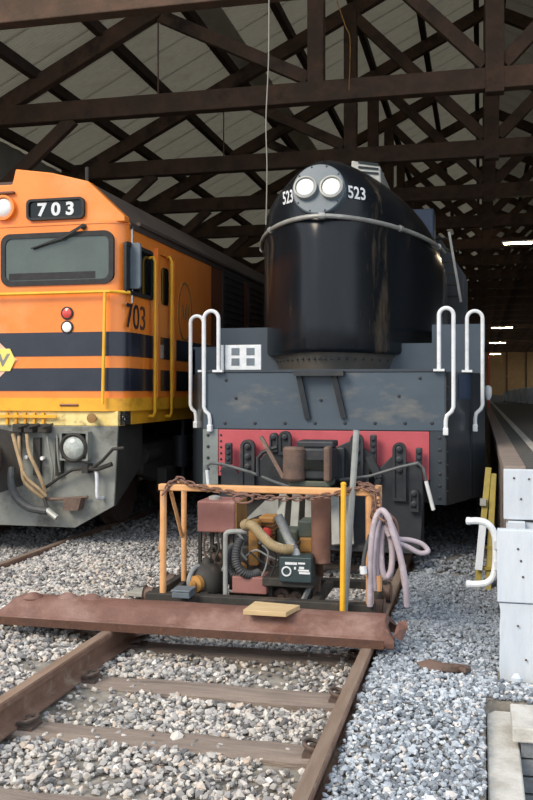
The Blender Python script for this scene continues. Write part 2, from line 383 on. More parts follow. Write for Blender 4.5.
# ---------------------------------------------------------------- tracks
def rail_profile(cx):
    h = [(-.035,-.006),(-.028,0),(.028,0),(.035,-.006),(.035,-.034),(.010,-.045),(.009,-.13),(.065,-.148),(.065,-.158),(-.065,-.158),(-.065,-.148),(-.009,-.13),(-.010,-.045),(-.035,-.034)]
    return [(cx + a, b) for a, b in h]
def track(cx, half, ys, label, y1, seen):
    t = thing('railway_track', label, 'track', (cx, 3, -.16)); me = None
    for s in (-1, 1):
        r = MB().prism(rail_profile(cx + s*half), 'y', 1.2, y1).build('rail', 'rail_web', t, smooth=25)
        MB().prism([(cx+s*half-.029, 0), (cx+s*half+.029, 0), (cx+s*half+.029, .0015), (cx+s*half-.029, .0015)], 'y', 1.2, y1).build('running_surface', 'rail_head', r, smooth=0, label='worn running surface of the rail')
    for i, y in enumerate(ys):
        if y > seen: break
        mb = MB(); n = 14; x0, x1 = cx - 1.2, cx + 1.2; rings = []
        for k in range(n + 1):
            xx = x0 + (x1 - x0) * k / n; wv = .1 + random.uniform(-.008, .008); zz = -.163 + random.uniform(-.005, .005); sh = random.uniform(-.006, .006)
            rings.append([(xx, y - wv + sh, -.27), (xx, y - wv + sh, zz - .012), (xx, y - wv + .014 + sh, zz), (xx, y + wv - .014 + sh, zz + .003), (xx, y + wv + sh, zz - .01), (xx, y + wv + sh, -.27)])
        sl = mb.loft(rings).build('sleeper', 'sleeper_wood', t, smooth=40)
        for s in (-1, 1):
            for q in (-1, 1):
                bx = cx + s*half + q*.095
                c = MB().box(bx-.05, bx+.05, y-.06, y+.06, -.165, -.148)
                c.tube(spline([(bx-.035*q, y-.045, -.135), (bx+.02*q, y-.05, -.118), (bx+.05*q, y, -.112), (bx+.02*q, y+.05, -.118), (bx-.035*q, y+.045, -.135)], 4), .011, 6)
                c.cyl((bx+.005*q, y, -.15), (bx+.005*q, y, -.118), .018, 6)
                c.build('rail_clip', 'clip_iron', sl)
    return t
track(TC, .835, SLEEP, 'broad gauge track in the foreground, its rails running under the black streamlined engine', 30, 12)
track(T2, .75, SLEEP2, 'track at left under the orange diesel, its near rail skirting the gravel', 34, 9.5)

# ---------------------------------------------------------------- shed
RX = 0.2; EAVE = 8.15; PITCH = .5; TIE = 5.90; BAY = 3.62; Y0 = 9.42; NB = 27; YEND = Y0 + BAY * (NB - 1) + 1.2
def raf(dx): return TIE + PITCH * (EAVE - .2 - abs(dx))          # rafter centre line
tr = thing('roof_truss', 'dark timber roof truss', None, (RX, Y0, TIE), 'roof trusses of the shed', 'structure')
def tb(name, p0, p1, wd, ht, m='timber_dark', up=(0, 0, 1), bevel=.012):
    A = (RX + p0[0], Y0 + p0[1], p0[2]); B = (RX + p1[0], Y0 + p1[1], p1[2])
    return MB().bar(A, B, wd, ht, up).build(name, m, tr, smooth=0, bevel=bevel)
tb('tie_beam', (-EAVE-.2, 0, TIE), (EAVE+.2, 0, TIE), .2, .30)
for s in (-1, 1):
    tb('rafter', (s*(EAVE+.5), .0, raf(EAVE+.5)), (0, 0, raf(0)), .16, .26)
    tb('queen_post', (s*2.54, 0, TIE+.13), (s*2.54, 0, raf(2.54)), .24, .2)
    tb('strut', (s*.12, .01, TIE+.22), (s*2.45, .01, raf(2.5)-.14), .13, .2)
    tb('strut', (s*2.66, .01, TIE+.22), (s*4.95, .01, raf(5.0)-.12), .13, .19)
    tb('knee_brace', (s*(EAVE-.1), -.02, TIE-1.5), (s*(EAVE-1.75), -.02, TIE-.12), .12, .2)
    tb('wall_post', (s*EAVE, 0, -.2 if s < 0 else PLZ-.02), (s*EAVE, 0, TIE), .26, .26, up=(0, 1, 0))
    r = MB().cyl((RX+s*5.0, Y0, TIE), (RX+s*5.0, Y0, raf(5.0)), .014, 6).build('tie_rod', 'rust_iron', tr)
tb('king_post', (0, 0, TIE-.2), (0, 0, raf(0)+.05), .26, .22, up=(0, 1, 0))
for k in range(1, NB):
    copy_tree(tr, (RX, Y0 + BAY*k, TIE + random.uniform(-.02, .02)))
# roof sheets, each corrugated sheet a piece of its slope
SW = .93; ncol = int((YEND + .6 - (Y0 - 1.0)) / (SW - .03))
slen = (EAVE + .9) * math.hypot(1, PITCH)
def sheet_mesh(name, m, s, ln):
    n = 72; vs_ = []; fs_ = []
    for i in range(n + 1):
        yy = SW * i / n; zz = .012 * math.cos(2*math.pi * i / 6)
        vs_ += [(0, yy, zz), (s*ln*CSX, yy, zz - ln*SNX)]
    for i in range(n): fs_.append((2*i, 2*i+1, 2*i+3, 2*i+2))
    me = bpy.data.meshes.new(name); me.from_pydata(vs_, [], fs_); me.materials.append(MATS[m]); me.shade_smooth(); return me
CSX = 1 / math.hypot(1, PITCH); SNX = PITCH * CSX
for s, nm, m, lab in ((-1, 'roof_slope', 'galv_sheet', 'left slope of the corrugated iron shed roof'), (1, 'roof_slope', 'shaded_sheet', 'right slope of the corrugated iron shed roof')):
    rt = thing(nm, lab, None, (RX, Y0 - 1, raf(0) + .34), None, 'structure')
    up_ = sheet_mesh('roof_sheet', m, s, slen*.53); lo_ = sheet_mesh('roof_sheet', m, s, slen*.51)
    for c in range(ncol):
        y = Y0 - 1.0 + c*(SW-.03)
        dz = random.uniform(0, .012)
        inst('roof_sheet', up_, rt, (RX, y, raf(0) + .345 + dz)); l2 = slen*.49
        inst('roof_sheet', lo_, rt, (RX + s*l2*CSX, y, raf(0) + .32 + dz - l2*SNX))
    for k in range(8):
        d = .28 + 1.13*k; z = raf(d) + .21
        MB().box(RX+s*d-.06, RX+s*d+.06, Y0-.95, YEND, z-.09, z+.08).build('purlin', 'purlin_wood', rt, smooth=0)
# walls of the shed (side wall left, end wall)
wl = thing('wall_left', 'corrugated left side wall of the shed', None, (RX-EAVE-.2, Y0, -.2), None, 'structure')
n = 0; y = Y0
n_ = 60
def wall_sheet(h, wd):
    vs_ = []; fs_ = []
    for i in range(49):
        vs_ += [(.012*math.cos(2*math.pi*i/6), wd*i/48, 0), (.012*math.cos(2*math.pi*i/6), wd*i/48, h)]
    for i in range(48): fs_.append((2*i, 2*i+2, 2*i+3, 2*i+1))
    me = bpy.data.meshes.new('wall_sheet'); me.from_pydata(vs_, [], fs_); me.materials.append(MATS['wall_sheet']); me.shade_smooth(); return me
ws = wall_sheet(6.1, BAY)
for k in range(NB - 1): inst('wall_sheet', ws, wl, (RX-EAVE-.2, Y0 + k*BAY, -.2))
wr = thing('wall_right', 'unseen corrugated right wall added behind the platform to darken the nose reflections', None, (RX+EAVE+.2, Y0, PLZ), None, 'structure')
for k in range(9): inst('wall_sheet', ws, wr, (RX+EAVE+.2, Y0 + k*BAY, PLZ-.1))  # unseen wall added to darken nose reflections, cut short to light the far platform
we = thing('wall_back', 'plywood end wall at the far end of the shed', None, (RX, YEND, -.2), None, 'structure')
pm = MB().box(0, 1.2, 0, .02, 0, 2.4).mesh('panel', 'plywood', smooth=0)
for i in range(14):
    for j in range(5):
        inst('panel', pm, we, (RX-EAVE-.2 + i*1.2 + .004, YEND + random.uniform(0, .03), -.2 + j*2.4))
for i in range(8): MB().box(RX-7.8+i*2.1, RX-7.7+i*2.1, YEND-.08, YEND-.01, PLZ, 6).build('stud', 'timber_dark', we, smooth=0)

# ---------------------------------------------------------------- platform
pf = thing('platform', 'raised asphalt platform with timber edge beside the black engine', None, (PLX+4, PLY+20, -.2), None, 'structure')
MB().box(PLX+.06, RX+EAVE+.6, PLY+.04, YEND, PLZ-.1, PLZ-.012).build('deck', 'asphalt', pf, smooth=0)
MB().box(PLX, PLX+.16, PLY, YEND, PLZ-.09, PLZ).build('edge_beam', 'sleeper_wood', pf, smooth=0, bevel=.01)
MB().box(.47, .55, PLY+.6, YEND-2, PLZ-.012, PLZ-.009).build('painted_line', 'line_paint', pf, smooth=0)
for i in range(16):
    y = PLY + .12 + i*3.0
    for j, (z0, z1) in enumerate(((.62, .9), (.3, .6), (-.02, .28), (-.3, -.04))):
        MB().box(PLX+.02+.004*((i+j) % 3), PLX+.075, y, y+2.98, z0, z1).build('plank', 'sleeper_wood', pf, smooth=0)
MB().box(PLX+.076, RX+EAVE, PLY+.1, YEND, -.2, PLZ-.1).build('fill', 'earth', pf, smooth=0)
# white boarding on the platform end
wb = thing('board_barrier', 'white painted board barrier closing the platform end', 'barrier', (.5, PLY-.05, -.15))
MB().box(PLX, 1.6, PLY-.06, PLY, .62, PLZ-.02).build('board', 'lime_white', wb, smooth=0, bevel=.006)
MB().box(PLX+.02, 1.6, PLY-.03, PLY+.02, -.12, .6).build('backing_board', 'lime_white', wb, smooth=0)
for x in (PLX+.03, 1.1): MB().box(x, x+.12, PLY-.10, PLY-.03, -.15, .61).build('post', 'lime_white', wb, smooth=0, bevel=.006)
p = at(515, 487, PLY-.06)
for px, py in ((514, 478), (521, 499), (529, 479)):
    p = at(px, py, PLY-.062); MB().lathe([(.008, 0), (.008, .004), (.004, .006)], p, (0, -1, 0), 8).build('bolt', 'clip_iron', wb)
w2 = thing('board_wall', 'weathered white board wall standing in the gravel before the platform', 'barrier', (.6, 5.35, -.15))
WY = 5.35; xl = at(497, 560, WY).x
def zrow(py): return at(515, py, WY).z
z0, z1, z2 = zrow(530), zrow(603), -.16
def rough_board(xa, xb, za, zb, y0, y1, jag):
    mb = MB(); n = 9; front = []
    pts = [(xa + random.uniform(-jag, jag), za + (zb-za)*i/n) for i in range(n+1)]
    poly = [(xb, za)] + [(xb, zb)] + pts[::-1]
    return mb.prism(poly, 'y', y0, y1)
rough_board(xl, 1.5, z1, z0, WY, WY+.07, .004).build('board', 'lime_white', w2, smooth=0, bevel=.006)
rough_board(xl+.015, 1.5, z2, z1-.006, WY+.012, WY+.07, .006).build('board', 'lime_white', w2, smooth=0, bevel=.006)
MB().box(xl+.215, xl+.30, WY-.06, WY, z2, z0-.02).build('post', 'lime_white', w2, smooth=0, bevel=.006)
MB().box(xl+.03, xl+.13, WY+.07, WY+.17, z2, z0-.04).build('post', 'lime_white', w2, smooth=0, bevel=.006)
for px, py in ((518, 549), (523, 577), (521, 561), (518, 626), (526, 660)):
    MB().lathe([(.007, 0), (.007, .003), (.004, .005)], at(px, py, WY-.001), (0, -1, 0), 8).build('bolt', 'clip_iron', w2)
# bent white tube rail
hy = 5.62
pts = [at(470, 521, hy), at(480, 521, hy), at(489, 525, hy), at(495, 536, hy), at(496, 555, hy), at(494, 574, hy), at(488, 582, hy), at(480, 584, hy), at(470, 584, hy)]
hr = thing('tube_handrail', 'bent white tubular handrail on the end of the white board wall', 'handrail', (at(495, 584, hy).x, hy, at(470, 584, hy).z))
MB().tube(spline(pts, 5), .021, 10).build('rail_tube', 'white_paint', hr)
for py in (545, 566): MB().bar(at(496, py, hy), at(502, py, hy-.15), .03, .05).build('bracket', 'white_paint', hr, smooth=0)
for py in (521, 584):
    q = at(470, py, hy); MB().lathe([(.023, 0), (.023, .02), (.01, .026)], q, (-1, 0, 0), 10).build('end_cap', 'white_paint', hr)
# folded yellow ladder
ly = 7.6
ld = thing('step_ladder', 'yellow folding ladder leaning between engine and platform', 'ladder', (at(481, 580, ly).x, ly, -.1))
for a, b, n_, mt in (((477, 578), (488.5, 468), 'stile', 'ladder_yellow'), ((488, 578), (493.5, 474), 'stile', 'ladder_yellow')):
    p0 = at(*a, ly); p0.z = -.1; p1 = at(*b, ly + .25)
    MB().bar(p0, p1, .05, .07, up=(0, 1, 0)).build(n_, mt, ld, smooth=0, bevel=.005)
p0 = at(478.5, 570, ly-.045); p1 = at(483, 522, ly + .07)
MB().bar(p0, p1, .058, .012, up=(0, 1, 0)).build('pale_sleeve', 'lime_white', ld, smooth=0)
for py, yy in ((568, .02), (547, .08), (526, .14), (505, .2)):
    MB().bar(at(479 + (578-py)*.1, py, ly+yy), at(492 + (578-py)*.05, py, ly+yy), .06, .025).build('rung', 'ladder_yellow', ld, smooth=0)
MB().box(at(480, 502, ly+.14).x, at(486, 502, ly+.14).x, ly+.10, ly+.13, at(480, 505, ly+.14).z, at(480, 498, ly+.14).z).build('label_plate', 'silver', ld, smooth=0)
# kerb and grey brick step
kx = at(487, 740, 4.5).x
kb = MB().box(kx, kx+.15, 1.2, 4.9, -.4, -.14); kb.build('kerb', 'concrete', bevel=.008); tag(bpy.data.objects['kerb'], 'pale concrete kerb along the gravel beside the grey brick step', 'kerb')
sx = kx + .115
bs = thing('brick_step', 'low grey brick step with a concrete coping slab', 'step', (sx+.5, 4.6, -.55))
cop = MB().box(sx, sx+1.3, 4.38, 4.72, -.105, -.035); cop.build('coping_slab', 'concrete', bs, smooth=0, bevel=.008)
MB().box(sx+.05, sx+1.25, 4.44, 4.7, -.55, -.105).build('mortar_core', 'mortar', bs, smooth=0)
bmsh = MB().box(-.112, .112, -.05, .05, -.036, .036).mesh('brick', 'brick_grey', smooth=0)
hmsh = MB().box(-.0525, .0525, -.05, .05, -.036, .036).mesh('brick', 'brick_grey', smooth=0)
for r in range(5):
    for c in range(5):
        x0 = sx + .04 + c*.235 - (.1175 if r % 2 else 0); z = -.143 - r*.083
        if c == 0 and r % 2: inst('brick', hmsh, bs, (sx + .04 + .0525, 4.45, z))
        else: inst('brick', bmsh, bs, (x0 + .112, 4.45 + random.uniform(-.003, .003), z))

# ================================================================ ORANGE DIESEL 703
FY = 8.4; SX = T2 + 1.47; LX = T2 - 1.47       # front plane and side planes
D = thing('diesel_locomotive', 'orange and black diesel locomotive numbered 703 with yellow handrails', 'locomotive', (T2, FY + 8, 0))
def fz(py, px=80): return at(px, py, FY).z
def fx(px): return at(px, 300, FY).x
zs_sill0, zs_sill1 = fz(411), fz(398)
z_seam = fz(223)
def plan(off=0, r=.2, yend=FY+3.0):
    x0, x1, y0 = LX - off, SX + off, FY - off; r = r + off; o = []
    for i in range(9):
        a = R(180 + 90*i/8); o.append((x0 + r + r*math.cos(a), y0 + r + r*math.sin(a)))
    for i in range(9):
        a = R(270 + 90*i/8); o.append((x1 - r + r*math.cos(a), y0 + r + r*math.sin(a)))
    return o + [(x1, yend), (x0, yend)]
MB().prism(plan(), 'z', zs_sill1 - .01, z_seam).build('cab', 'orange', D)
def band(z0, z1, name, m, off=.005, yend=FY+3.0):
    P_ = plan(off, yend=yend)[:-2]; P_ = [(P_[0][0], yend)] + P_ + [(P_[-1][0], yend)]
    Q_ = plan(-.01, yend=yend)[:-2]; Q_ = [(Q_[0][0], yend)] + Q_ + [(Q_[-1][0], yend)]
    mb = MB(); n = len(P_)
    vs_ = [(x, y, z0) for x, y in P_] + [(x, y, z1) for x, y in P_] + [(x, y, z0) for x, y in Q_] + [(x, y, z1) for x, y in Q_]
    fs_ = []
    for i in range(n-1): fs_ += [(i, i+1, n+i+1, n+i), (2*n+i, 3*n+i, 3*n+i+1, 2*n+i+1), (i, 2*n+i, 2*n+i+1, i+1), (n+i, n+i+1, 3*n+i+1, 3*n+i)]
    return mb.add(vs_, fs_).build(name, m, D)
YB = FY + 15.5
band(fz(356), fz(332), 'black_stripe', 'stripe_black')
band(fz(391), fz(368), 'black_stripe', 'stripe_black')
band(zs_sill0, zs_sill1, 'gold_sill', 'gold', .03)
band(z_seam - .012, z_seam + .012, 'seam_strip', 'orange', .008, FY+2.2)
# brow over the windscreen, with the lowered middle for the headlights
def P2(px, py): q = at(px, py, FY); return (q.x, q.z)
rt = [P2(123, 223), P2(121, 215), P2(87, 180.5), P2(50, 172), P2(14.6, 168.5), P2(11, 184)]
rt[0] = (SX, z_seam); rt[1] = (SX - .01, rt[1][1])
mir = [(2*T2 - x, z) for x, z in rt[::-1]]
MB().prism(rt + mir, 'y', FY + .02, FY + .16).build('brow', 'orange', D, bevel=.012)
# roof
top = [(SX+.01, z_seam-.02), (SX+.015, rt[1][1]-.02), (rt[2][0]+.01, rt[2][1]+.02), (T2+.5, 3.76), (T2-.5, 3.76), (2*T2-rt[2][0]-.01, rt[2][1]+.02), (LX-.015, rt[1][1]-.02), (LX-.01, z_seam-.02)]
top2 = [(x, z - .03) for x, z in top]
MB().prism(top2, 'y', FY + .155, YB).build('roof', 'roof_dark', D, smooth=20)
MB().box(SX-.02, SX+.035, FY+.35, YB, rt[1][1]-.05, rt[1][1]-.015).build('gutter', 'roof_dark', D, smooth=0)
q = at(83, 165, FY+.2)
for sx_ in (q.x, 2*T2-q.x): MB().cyl((sx_, FY+.3, 3.55), (sx_, FY+.3, q.z), .02, 8).build('air_horn', 'under_black', D)
MB().box(T2-.25, T2+.25, FY+.3, FY+.9, 3.5, 3.66).build('roof_hatch', 'under_black', D, bevel=.02)
# number boxes
for s in (1, -1):
    xa, xb = fx(27), fx(84.5)
    if s < 0: xa, xb = 2*T2 - xb, 2*T2 - xa
    za, zb = fz(218.5), fz(197)
    nb = MB(); frame_prism(nb, rrect(xa, xb, za, zb, .05), rrect(xa+.025, xb-.025, za+.025, zb-.025, .035), 'y', FY-.02, FY+.03)
    nb = nb.build('number_box', 'rubber', D)
    MB().prism(rrect(xa+.012, xb-.012, za+.012, zb-.012, .04), 'y', FY+.005, FY+.025).build('pane', 'glass_dark', nb)
    cxn = (xa+xb)/2
    letters('digits', '7 0 3', 'white_paint', nb, (cxn, FY+.002, (za+zb)/2), .14, .40, bold=.035)
# headlights
for s in (1, -1):
    hx = T2 + s*.145; hz = fz(208, 3)
    h = MB().lathe([(.13, .02), (.13, -.03), (.105, -.03), (.10, .0)], (hx, FY, hz), (0, 1, 0), 24).build('headlight', 'orange', D, label='headlight with orange rim')
    MB().lathe([(.10, .0), (.085, -.02), (.05, -.034), (.0, -.038)], (hx, FY, hz), (0, 1, 0), 20).build('lens', 'lamp_glass', h)
    MB().box(hx-.12, hx+.12, FY-.025, FY+.02, hz+.14, hz+.165).build('lamp_hood', 'hood_brown', h, smooth=0, bevel=.005)
# windscreens with rubber surround and wiper
for s in (1, -1):
    xa, xb = fx(1.5), fx(114); za, zb = fz(284.5), fz(231.5)
    xa = max(xa, T2 + .06)
    if s < 0: xa, xb = 2*T2 - xb, 2*T2 - xa
    wnd = MB(); frame_prism(wnd, rrect(xa, xb, za, zb, .10), rrect(xa+.05, xb-.05, za+.05, zb-.05, .07), 'y', FY-.018, FY+.02)
    wnd = wnd.build('windscreen', 'rubber', D)
    MB().prism(rrect(xa+.03, xb-.03, za+.03, zb-.03, .08), 'y', FY-.006, FY+.01).build('pane', 'screen_glass', wnd)
    MB().box(xa+.09, xb-.2, FY-.010, FY-.005, za+.06, za+.13).build('dash_band', 'rubber', wnd, smooth=0, label='dark dashboard edge behind the glass')  # dark dashboard band along the foot of the windscreen
    frame_prism(MB(), rrect(xa, xb, za, zb, .1), rrect(xa, xb, za, zb, .1), 'y', 0, 0)
    a0, a1, a2 = at(82, 226, FY-.05), at(60, 239, FY-.045), at(31, 248.5, FY-.03)
    b1 = at(66, 240, FY-.03)
    pv = [a0, a1, a2]
    if s < 0: pv = [Vector((2*T2-v.x-.0, v.y, v.z)) for v in pv]
    wp = MB().bar(pv[0], pv[1], .016, .026).bar(pv[1], pv[2], .01, .012).build('wiper', 'rubber', wnd, smooth=0)
    MB().bar(pv[1]+Vector((.05, .012, .03)), pv[2]+Vector((.02, .012, -.0)), .012, .022).build('wiper_blade', 'rubber', wp, smooth=0)
    MB().lathe([(.03, 0), (.03, -.03), (.015, -.05)], (pv[0].x, FY, pv[0].z), (0, 1, 0), 10).build('pivot', 'under_black', wp)
# marker lights
for py, m_ in ((313, 'red_lens'), (327, 'white_lens')):
    for s in (1, -1):
        x = fx(67.5); x = x if s > 0 else 2*T2 - x
        mk = MB().lathe([(.066, .01), (.066, -.016), (.052, -.018), (.052, 0)], (x, FY, fz(py)), (0, 1, 0), 20).build('marker_light', 'rubber', D)
        MB().lathe([(.053, 0), (.05, -.018), (.03, -.026), (0, -.028)], (x, FY, fz(py)), (0, 1, 0), 18).build('lens', m_, mk)
# badge in the middle of the nose: yellow plate with slanted strokes on a pale diamond
bz = fz(360, 3); bxr = at(16, 360, FY).x; bw = bxr - T2
dm = MB().prism([(T2-.30, bz), (T2, bz+.27), (T2+.30, bz), (T2, bz-.27)], 'y', FY-.010, FY).build('badge', 'tank_red', D, smooth=0, label='pale pink diamond badge with a yellow plate')
dm.data.materials[0] = mat('badge_pink', '#eec3ae', '#e5b39c', rough=.5)
bp = MB().prism([(T2-bw, bz), (T2-bw+.06, bz+.115), (T2+bw-.06, bz+.115), (T2+bw, bz), (T2+bw-.06, bz-.115), (T2-bw+.06, bz-.115)], 'y', FY-.018, FY-.010)
bp = bp.build('badge_plate', 'gold', dm, smooth=0)
bp.data.materials[0] = mat('badge_yellow', '#f6dd7a', '#efd160', rough=.45)
letters('badge_letters', 'ANV', 'pilot_grey', dm, (T2, FY-.0185, bz), .13, bw*1.6, bold=.03, shear=.1, depth=.002)
# handrails on the nose
def rail(pts, name='handrail', r=.017, m='yellow_rail', parent=D): return MB().tube(pts, r, 8).build(name, m, parent)
hz_ = fz(293); yo = FY-.07
rail([(SX-.02, FY+.22, hz_), (SX+.03, FY+.05, hz_), (SX-.12, yo, hz_), (LX+.12, yo, hz_), (LX-.03, FY+.05, hz_), (LX+.02, FY+.22, hz_)])
for px in (105,):
    x = at(px, 350, yo).x
    for xx in (x, 2*T2-x): rail([(xx, yo, hz_), (at(103, 350, yo).x if xx == x else xx, yo-.01, fz(404))])
# number on the cab side, door, window, mirror
def side(px, py, X=SX):
    u = px-266.5; d = X / (-900*SN + u*CS); return Vector((X, (900*CS + u*SN)*d, EYE + (390-py)*d))
letters('cab_number', '703', 'stripe_black', D, tuple(side(136, 317, SX+.004)), .25, .52, rot=(R(90), 0, R(90)), bold=.0, depth=.003)
ya, yb_ = side(124.5, 270).y, side(152, 270).y; zt, zb_ = side(135, 245).z, side(135, 296).z
sw = MB(); frame_prism(sw, rrect(ya, yb_, zb_, zt, .05), rrect(ya+.04, yb_-.04, zb_+.04, zt-.04, .04), 'x', SX-.01, SX+.02); sw = sw.build('side_window', 'rubber', D)
MB().prism(rrect(ya+.02, yb_-.02, zb_+.02, zt-.02, .04), 'x', SX+.0, SX+.008).build('pane', 'glass_dark', sw)
MB().box(SX+.002, SX+.022, (ya+yb_)/2-.015, (ya+yb_)/2+.015, zb_, zt).build('mullion', 'rubber', sw, smooth=0)
mx = at(133.5, 265, FY+.18)
mr = MB(); mr.prism(rrect(at(129.5, 300, FY+.16).x, at(141, 300, FY+.16).x, at(135, 289, FY+.16).z, at(135, 243, FY+.16).z, .03), 'y', FY+.14, FY+.18)
mr = mr.build('mirror', 'box_grey', D, bevel=.006)
MB().prism(rrect(at(131, 300, FY+.16).x, at(140, 300, FY+.16).x, at(135, 287, FY+.16).z, at(135, 245, FY+.16).z, .025), 'y', FY+.18, FY+.183).build('mirror_glass', 'chrome', mr)
xm = at(132, 300, FY+.2).x
MB().tube([(xm, FY+.2, at(132, 303, FY+.2).z), (xm, FY+.2, at(132, 226, FY+.2).z)], .012, 8).build('mirror_stay', 'chrome', mr)
for py in (301, 227): MB().bar((xm, FY+.2, at(132, py, FY+.2).z), (SX-.02, FY+.24, at(132, py, FY+.2).z), .02, .02).build('mirror_arm', 'chrome', mr, smooth=0)
# door set in a frame
y0d, y1d = side(157, 300).y, side(171, 300).y; zd1, zd0 = side(163, 257).z, zs_sill1
dr = MB().box(SX-.03, SX+.012, y0d, y1d, zd0, zd1).build('door', 'orange', D, smooth=0, bevel=.01)
dw0, dw1 = side(160, 300).y, side(167, 300).y
MB().prism(rrect(dw0, dw1, side(163, 305).z, side(163, 268).z, .06), 'x', SX+.008, SX+.02).build('door_window', 'glass_dark', dr)
MB().box(SX+.012, SX+.03, y0d+.1, y0d+.14, 1.9, 2.05).build('door_handle', 'chrome', dr, smooth=0)
for z0_, z1_ in ((fz(356), fz(332)), (fz(391), fz(368))): MB().box(SX+.011, SX+.016, y0d+.02, y1d-.02, z0_, z1_).build('door_stripe', 'stripe_black', dr, smooth=0)
fr = MB(); fr.box(SX-.01, SX+.04, y0d-.07, y0d, zd0, zd1+.06).box(SX-.01, SX+.04, y1d, y1d+.07, zd0, zd1+.06).box(SX-.01, SX+.04, y0d, y1d, zd1, zd1+.06)
fr.build('door_frame', 'orange', D, smooth=0)
for px in (155, 171.5):
    a = side(px, 258, SX+.07); b = side(px-.5, 418, SX+.07); b.y = a.y
    rail([(SX, a.y, a.z+.0), (SX+.05, a.y, a.z+.01), (SX+.07, a.y, a.z-.04), (SX+.07, a.y, b.z+.06), (SX+.05, a.y, b.z+.02), (SX, a.y, b.z+.02)])
# crest on the body behind the door
c_ = side(185, 312, SX+.004)
cr = MB().prism([(c_.y + .26*math.cos(t*math.pi/8), c_.z + .36*math.sin(t*math.pi/8)) for t in range(16)], 'x', SX-.002, SX+.004).build('crest', 'orange', D, smooth=0, label='faded oval crest on the flank')
frame_prism(crf := MB(), [(c_.y + .26*math.cos(t*math.pi/8), c_.z + .36*math.sin(t*math.pi/8)) for t in range(16)], [(c_.y + .23*math.cos(t*math.pi/8), c_.z + .33*math.sin(t*math.pi/8)) for t in range(16)], 'x', SX+.002, SX+.008)
crf.build('crest_ring', 'tank_ochre', cr)
for k in range(5): MB().box(SX+.003, SX+.008, c_.y-.14+.06*k, c_.y-.115+.06*k, c_.z-.1+.02*(k % 2), c_.z+.1-.03*(k % 3)).build('crest_mark', 'tank_ochre', cr, smooth=0)
# body behind the cab
YC = FY + 3.0; yh = side(192, 300).y
MB().box(LX, SX, YC-.02, YB, zs_sill1-.01, rt[1][1]-.03).build('body', 'hood_brown', D, smooth=0)
for z0_, z1_ in ((fz(356), fz(332)), (fz(391), fz(368))):
    for xx in (SX, LX): MB().box(xx-.006, xx+.006, YC-.02, YB, z0_, z1_).build('body_stripe', 'stripe_black', D, smooth=0)
for xx in (SX, LX): MB().box(xx-.02, xx+.03, YC, YB, zs_sill0, zs_sill1).build('gold_sill', 'gold', D, smooth=0)
for j in range(2):                                   # louvred grilles and doors of the engine room
    for i in range(4):
        y = YC + .5 + i*2.9 + j*1.4; z0_, z1_ = (2.25, 3.15)
        gp = MB(); gp.box(SX-.005, SX+.012, y, y+1.15, z0_-.04, z1_+.04); gp = gp.build('grille', 'under_black', D, smooth=0)
        sl_ = MB().bar((SX+.02, y+.04, 0), (SX+.02, y+1.11, 0), .03, .008, up=(-.7, 0, .7)).mesh('slat', 'hood_brown' if j else 'roof_dark', smooth=0)
        for k in range(10): inst('slat', sl_, gp, (0, 0, z0_ + .04 + k*.092))
# lower side sill with number and steps
MB().box(LX+.03, SX-.02, FY+.06, YB, 1.2, zs_sill0).build('underframe', 'under_black', D, smooth=0)
for xx, s in ((SX-.02, 1), (LX+.02, -1)): MB().box(xx-.012, xx+.012, FY+.22, YB, 1.2, zs_sill0).build('side_sill', 'gold', D, smooth=0)
letters('sill_number', '703', 'stripe_black', D, tuple(side(124, 418, SX-.006)), .07, .22, rot=(R(90), 0, R(90)), bold=.0, depth=.003)
# front beam (cream), pilot plate
zc1, zc0 = zs_sill0, fz(426)
xr_c = fx(118)
MB().box(2*T2-xr_c, xr_c, FY+.0, FY+.2, zc0, zc1).build('front_beam', 'cream_beam', D, smooth=0, bevel=.01)
for k in range(5): 
    x = fx(8+k*9); MB().box(x-.012, x+.012, FY-.03, FY, zc0+.01, zc1-.02).build('beam_rib', 'gold', D, smooth=0)
MB().box(fx(0)-.3, fx(58), FY-.05, FY-.03, fz(418), fz(415)).build('beam_rod', 'gold', D, smooth=0)
q = at(94, 418, FY-.02); MB().lathe([(.03, 0), (.03, -.05), (.05, -.05), (.05, -.065), (.0, -.07)], q, (0, 1, 0), 12).build('beam_fitting', 'tank_ochre', D)
lp = MB(); lp.cyl(at(60, 405, FY-.035), at(78, 405, FY-.035), .012, 8).build('lifting_eye', 'hood_brown', D)
zb0 = fz(528)
pil = [(fx(118), zc0), (fx(114), fz(505)), (fx(75), zb0), (2*T2-fx(75), zb0), (2*T2-fx(114), fz(505)), (2*T2-fx(118), zc0)]
mbp = MB().prism(pil, 'y', FY-.0, FY+.03); pilot = mbp.build('pilot', 'pilot_grey', D, smooth=0, bevel=.006)
for s in (1, -1):   # side return of the pilot
    x = T2 + s*(fx(115)-T2)
    MB().prism([(FY+.03, zc0), (FY+.75, zc0), (FY+.75, .75), (FY+.03, fz(505))], 'x', x-.03, x).build('pilot_side', 'under_black', D, smooth=0)
# recess with coupler in the middle (dark), jumper boxes
MB().prism([(T2-.62, fz(462)), (T2-.35, fz(428)), (T2+.0, fz(428)), (T2+.35, fz(434)), (T2+.36, fz(487)), (T2+.1, fz(495)), (T2-.62, fz(495))], 'y', FY-.004, FY).build('coupler_recess', 'under_black', D, smooth=0)
cp = MB().box(T2-.12, T2+.12, FY-.55, FY+.1, .72, .98).build('coupler', 'rust_iron', D, bevel=.04)
MB().lathe([(.14, -.17), (.16, 0), (.14, .17)], (T2+.05, FY-.6, .85), (0, 0, 1), 14).build('knuckle', 'rust_iron', cp)
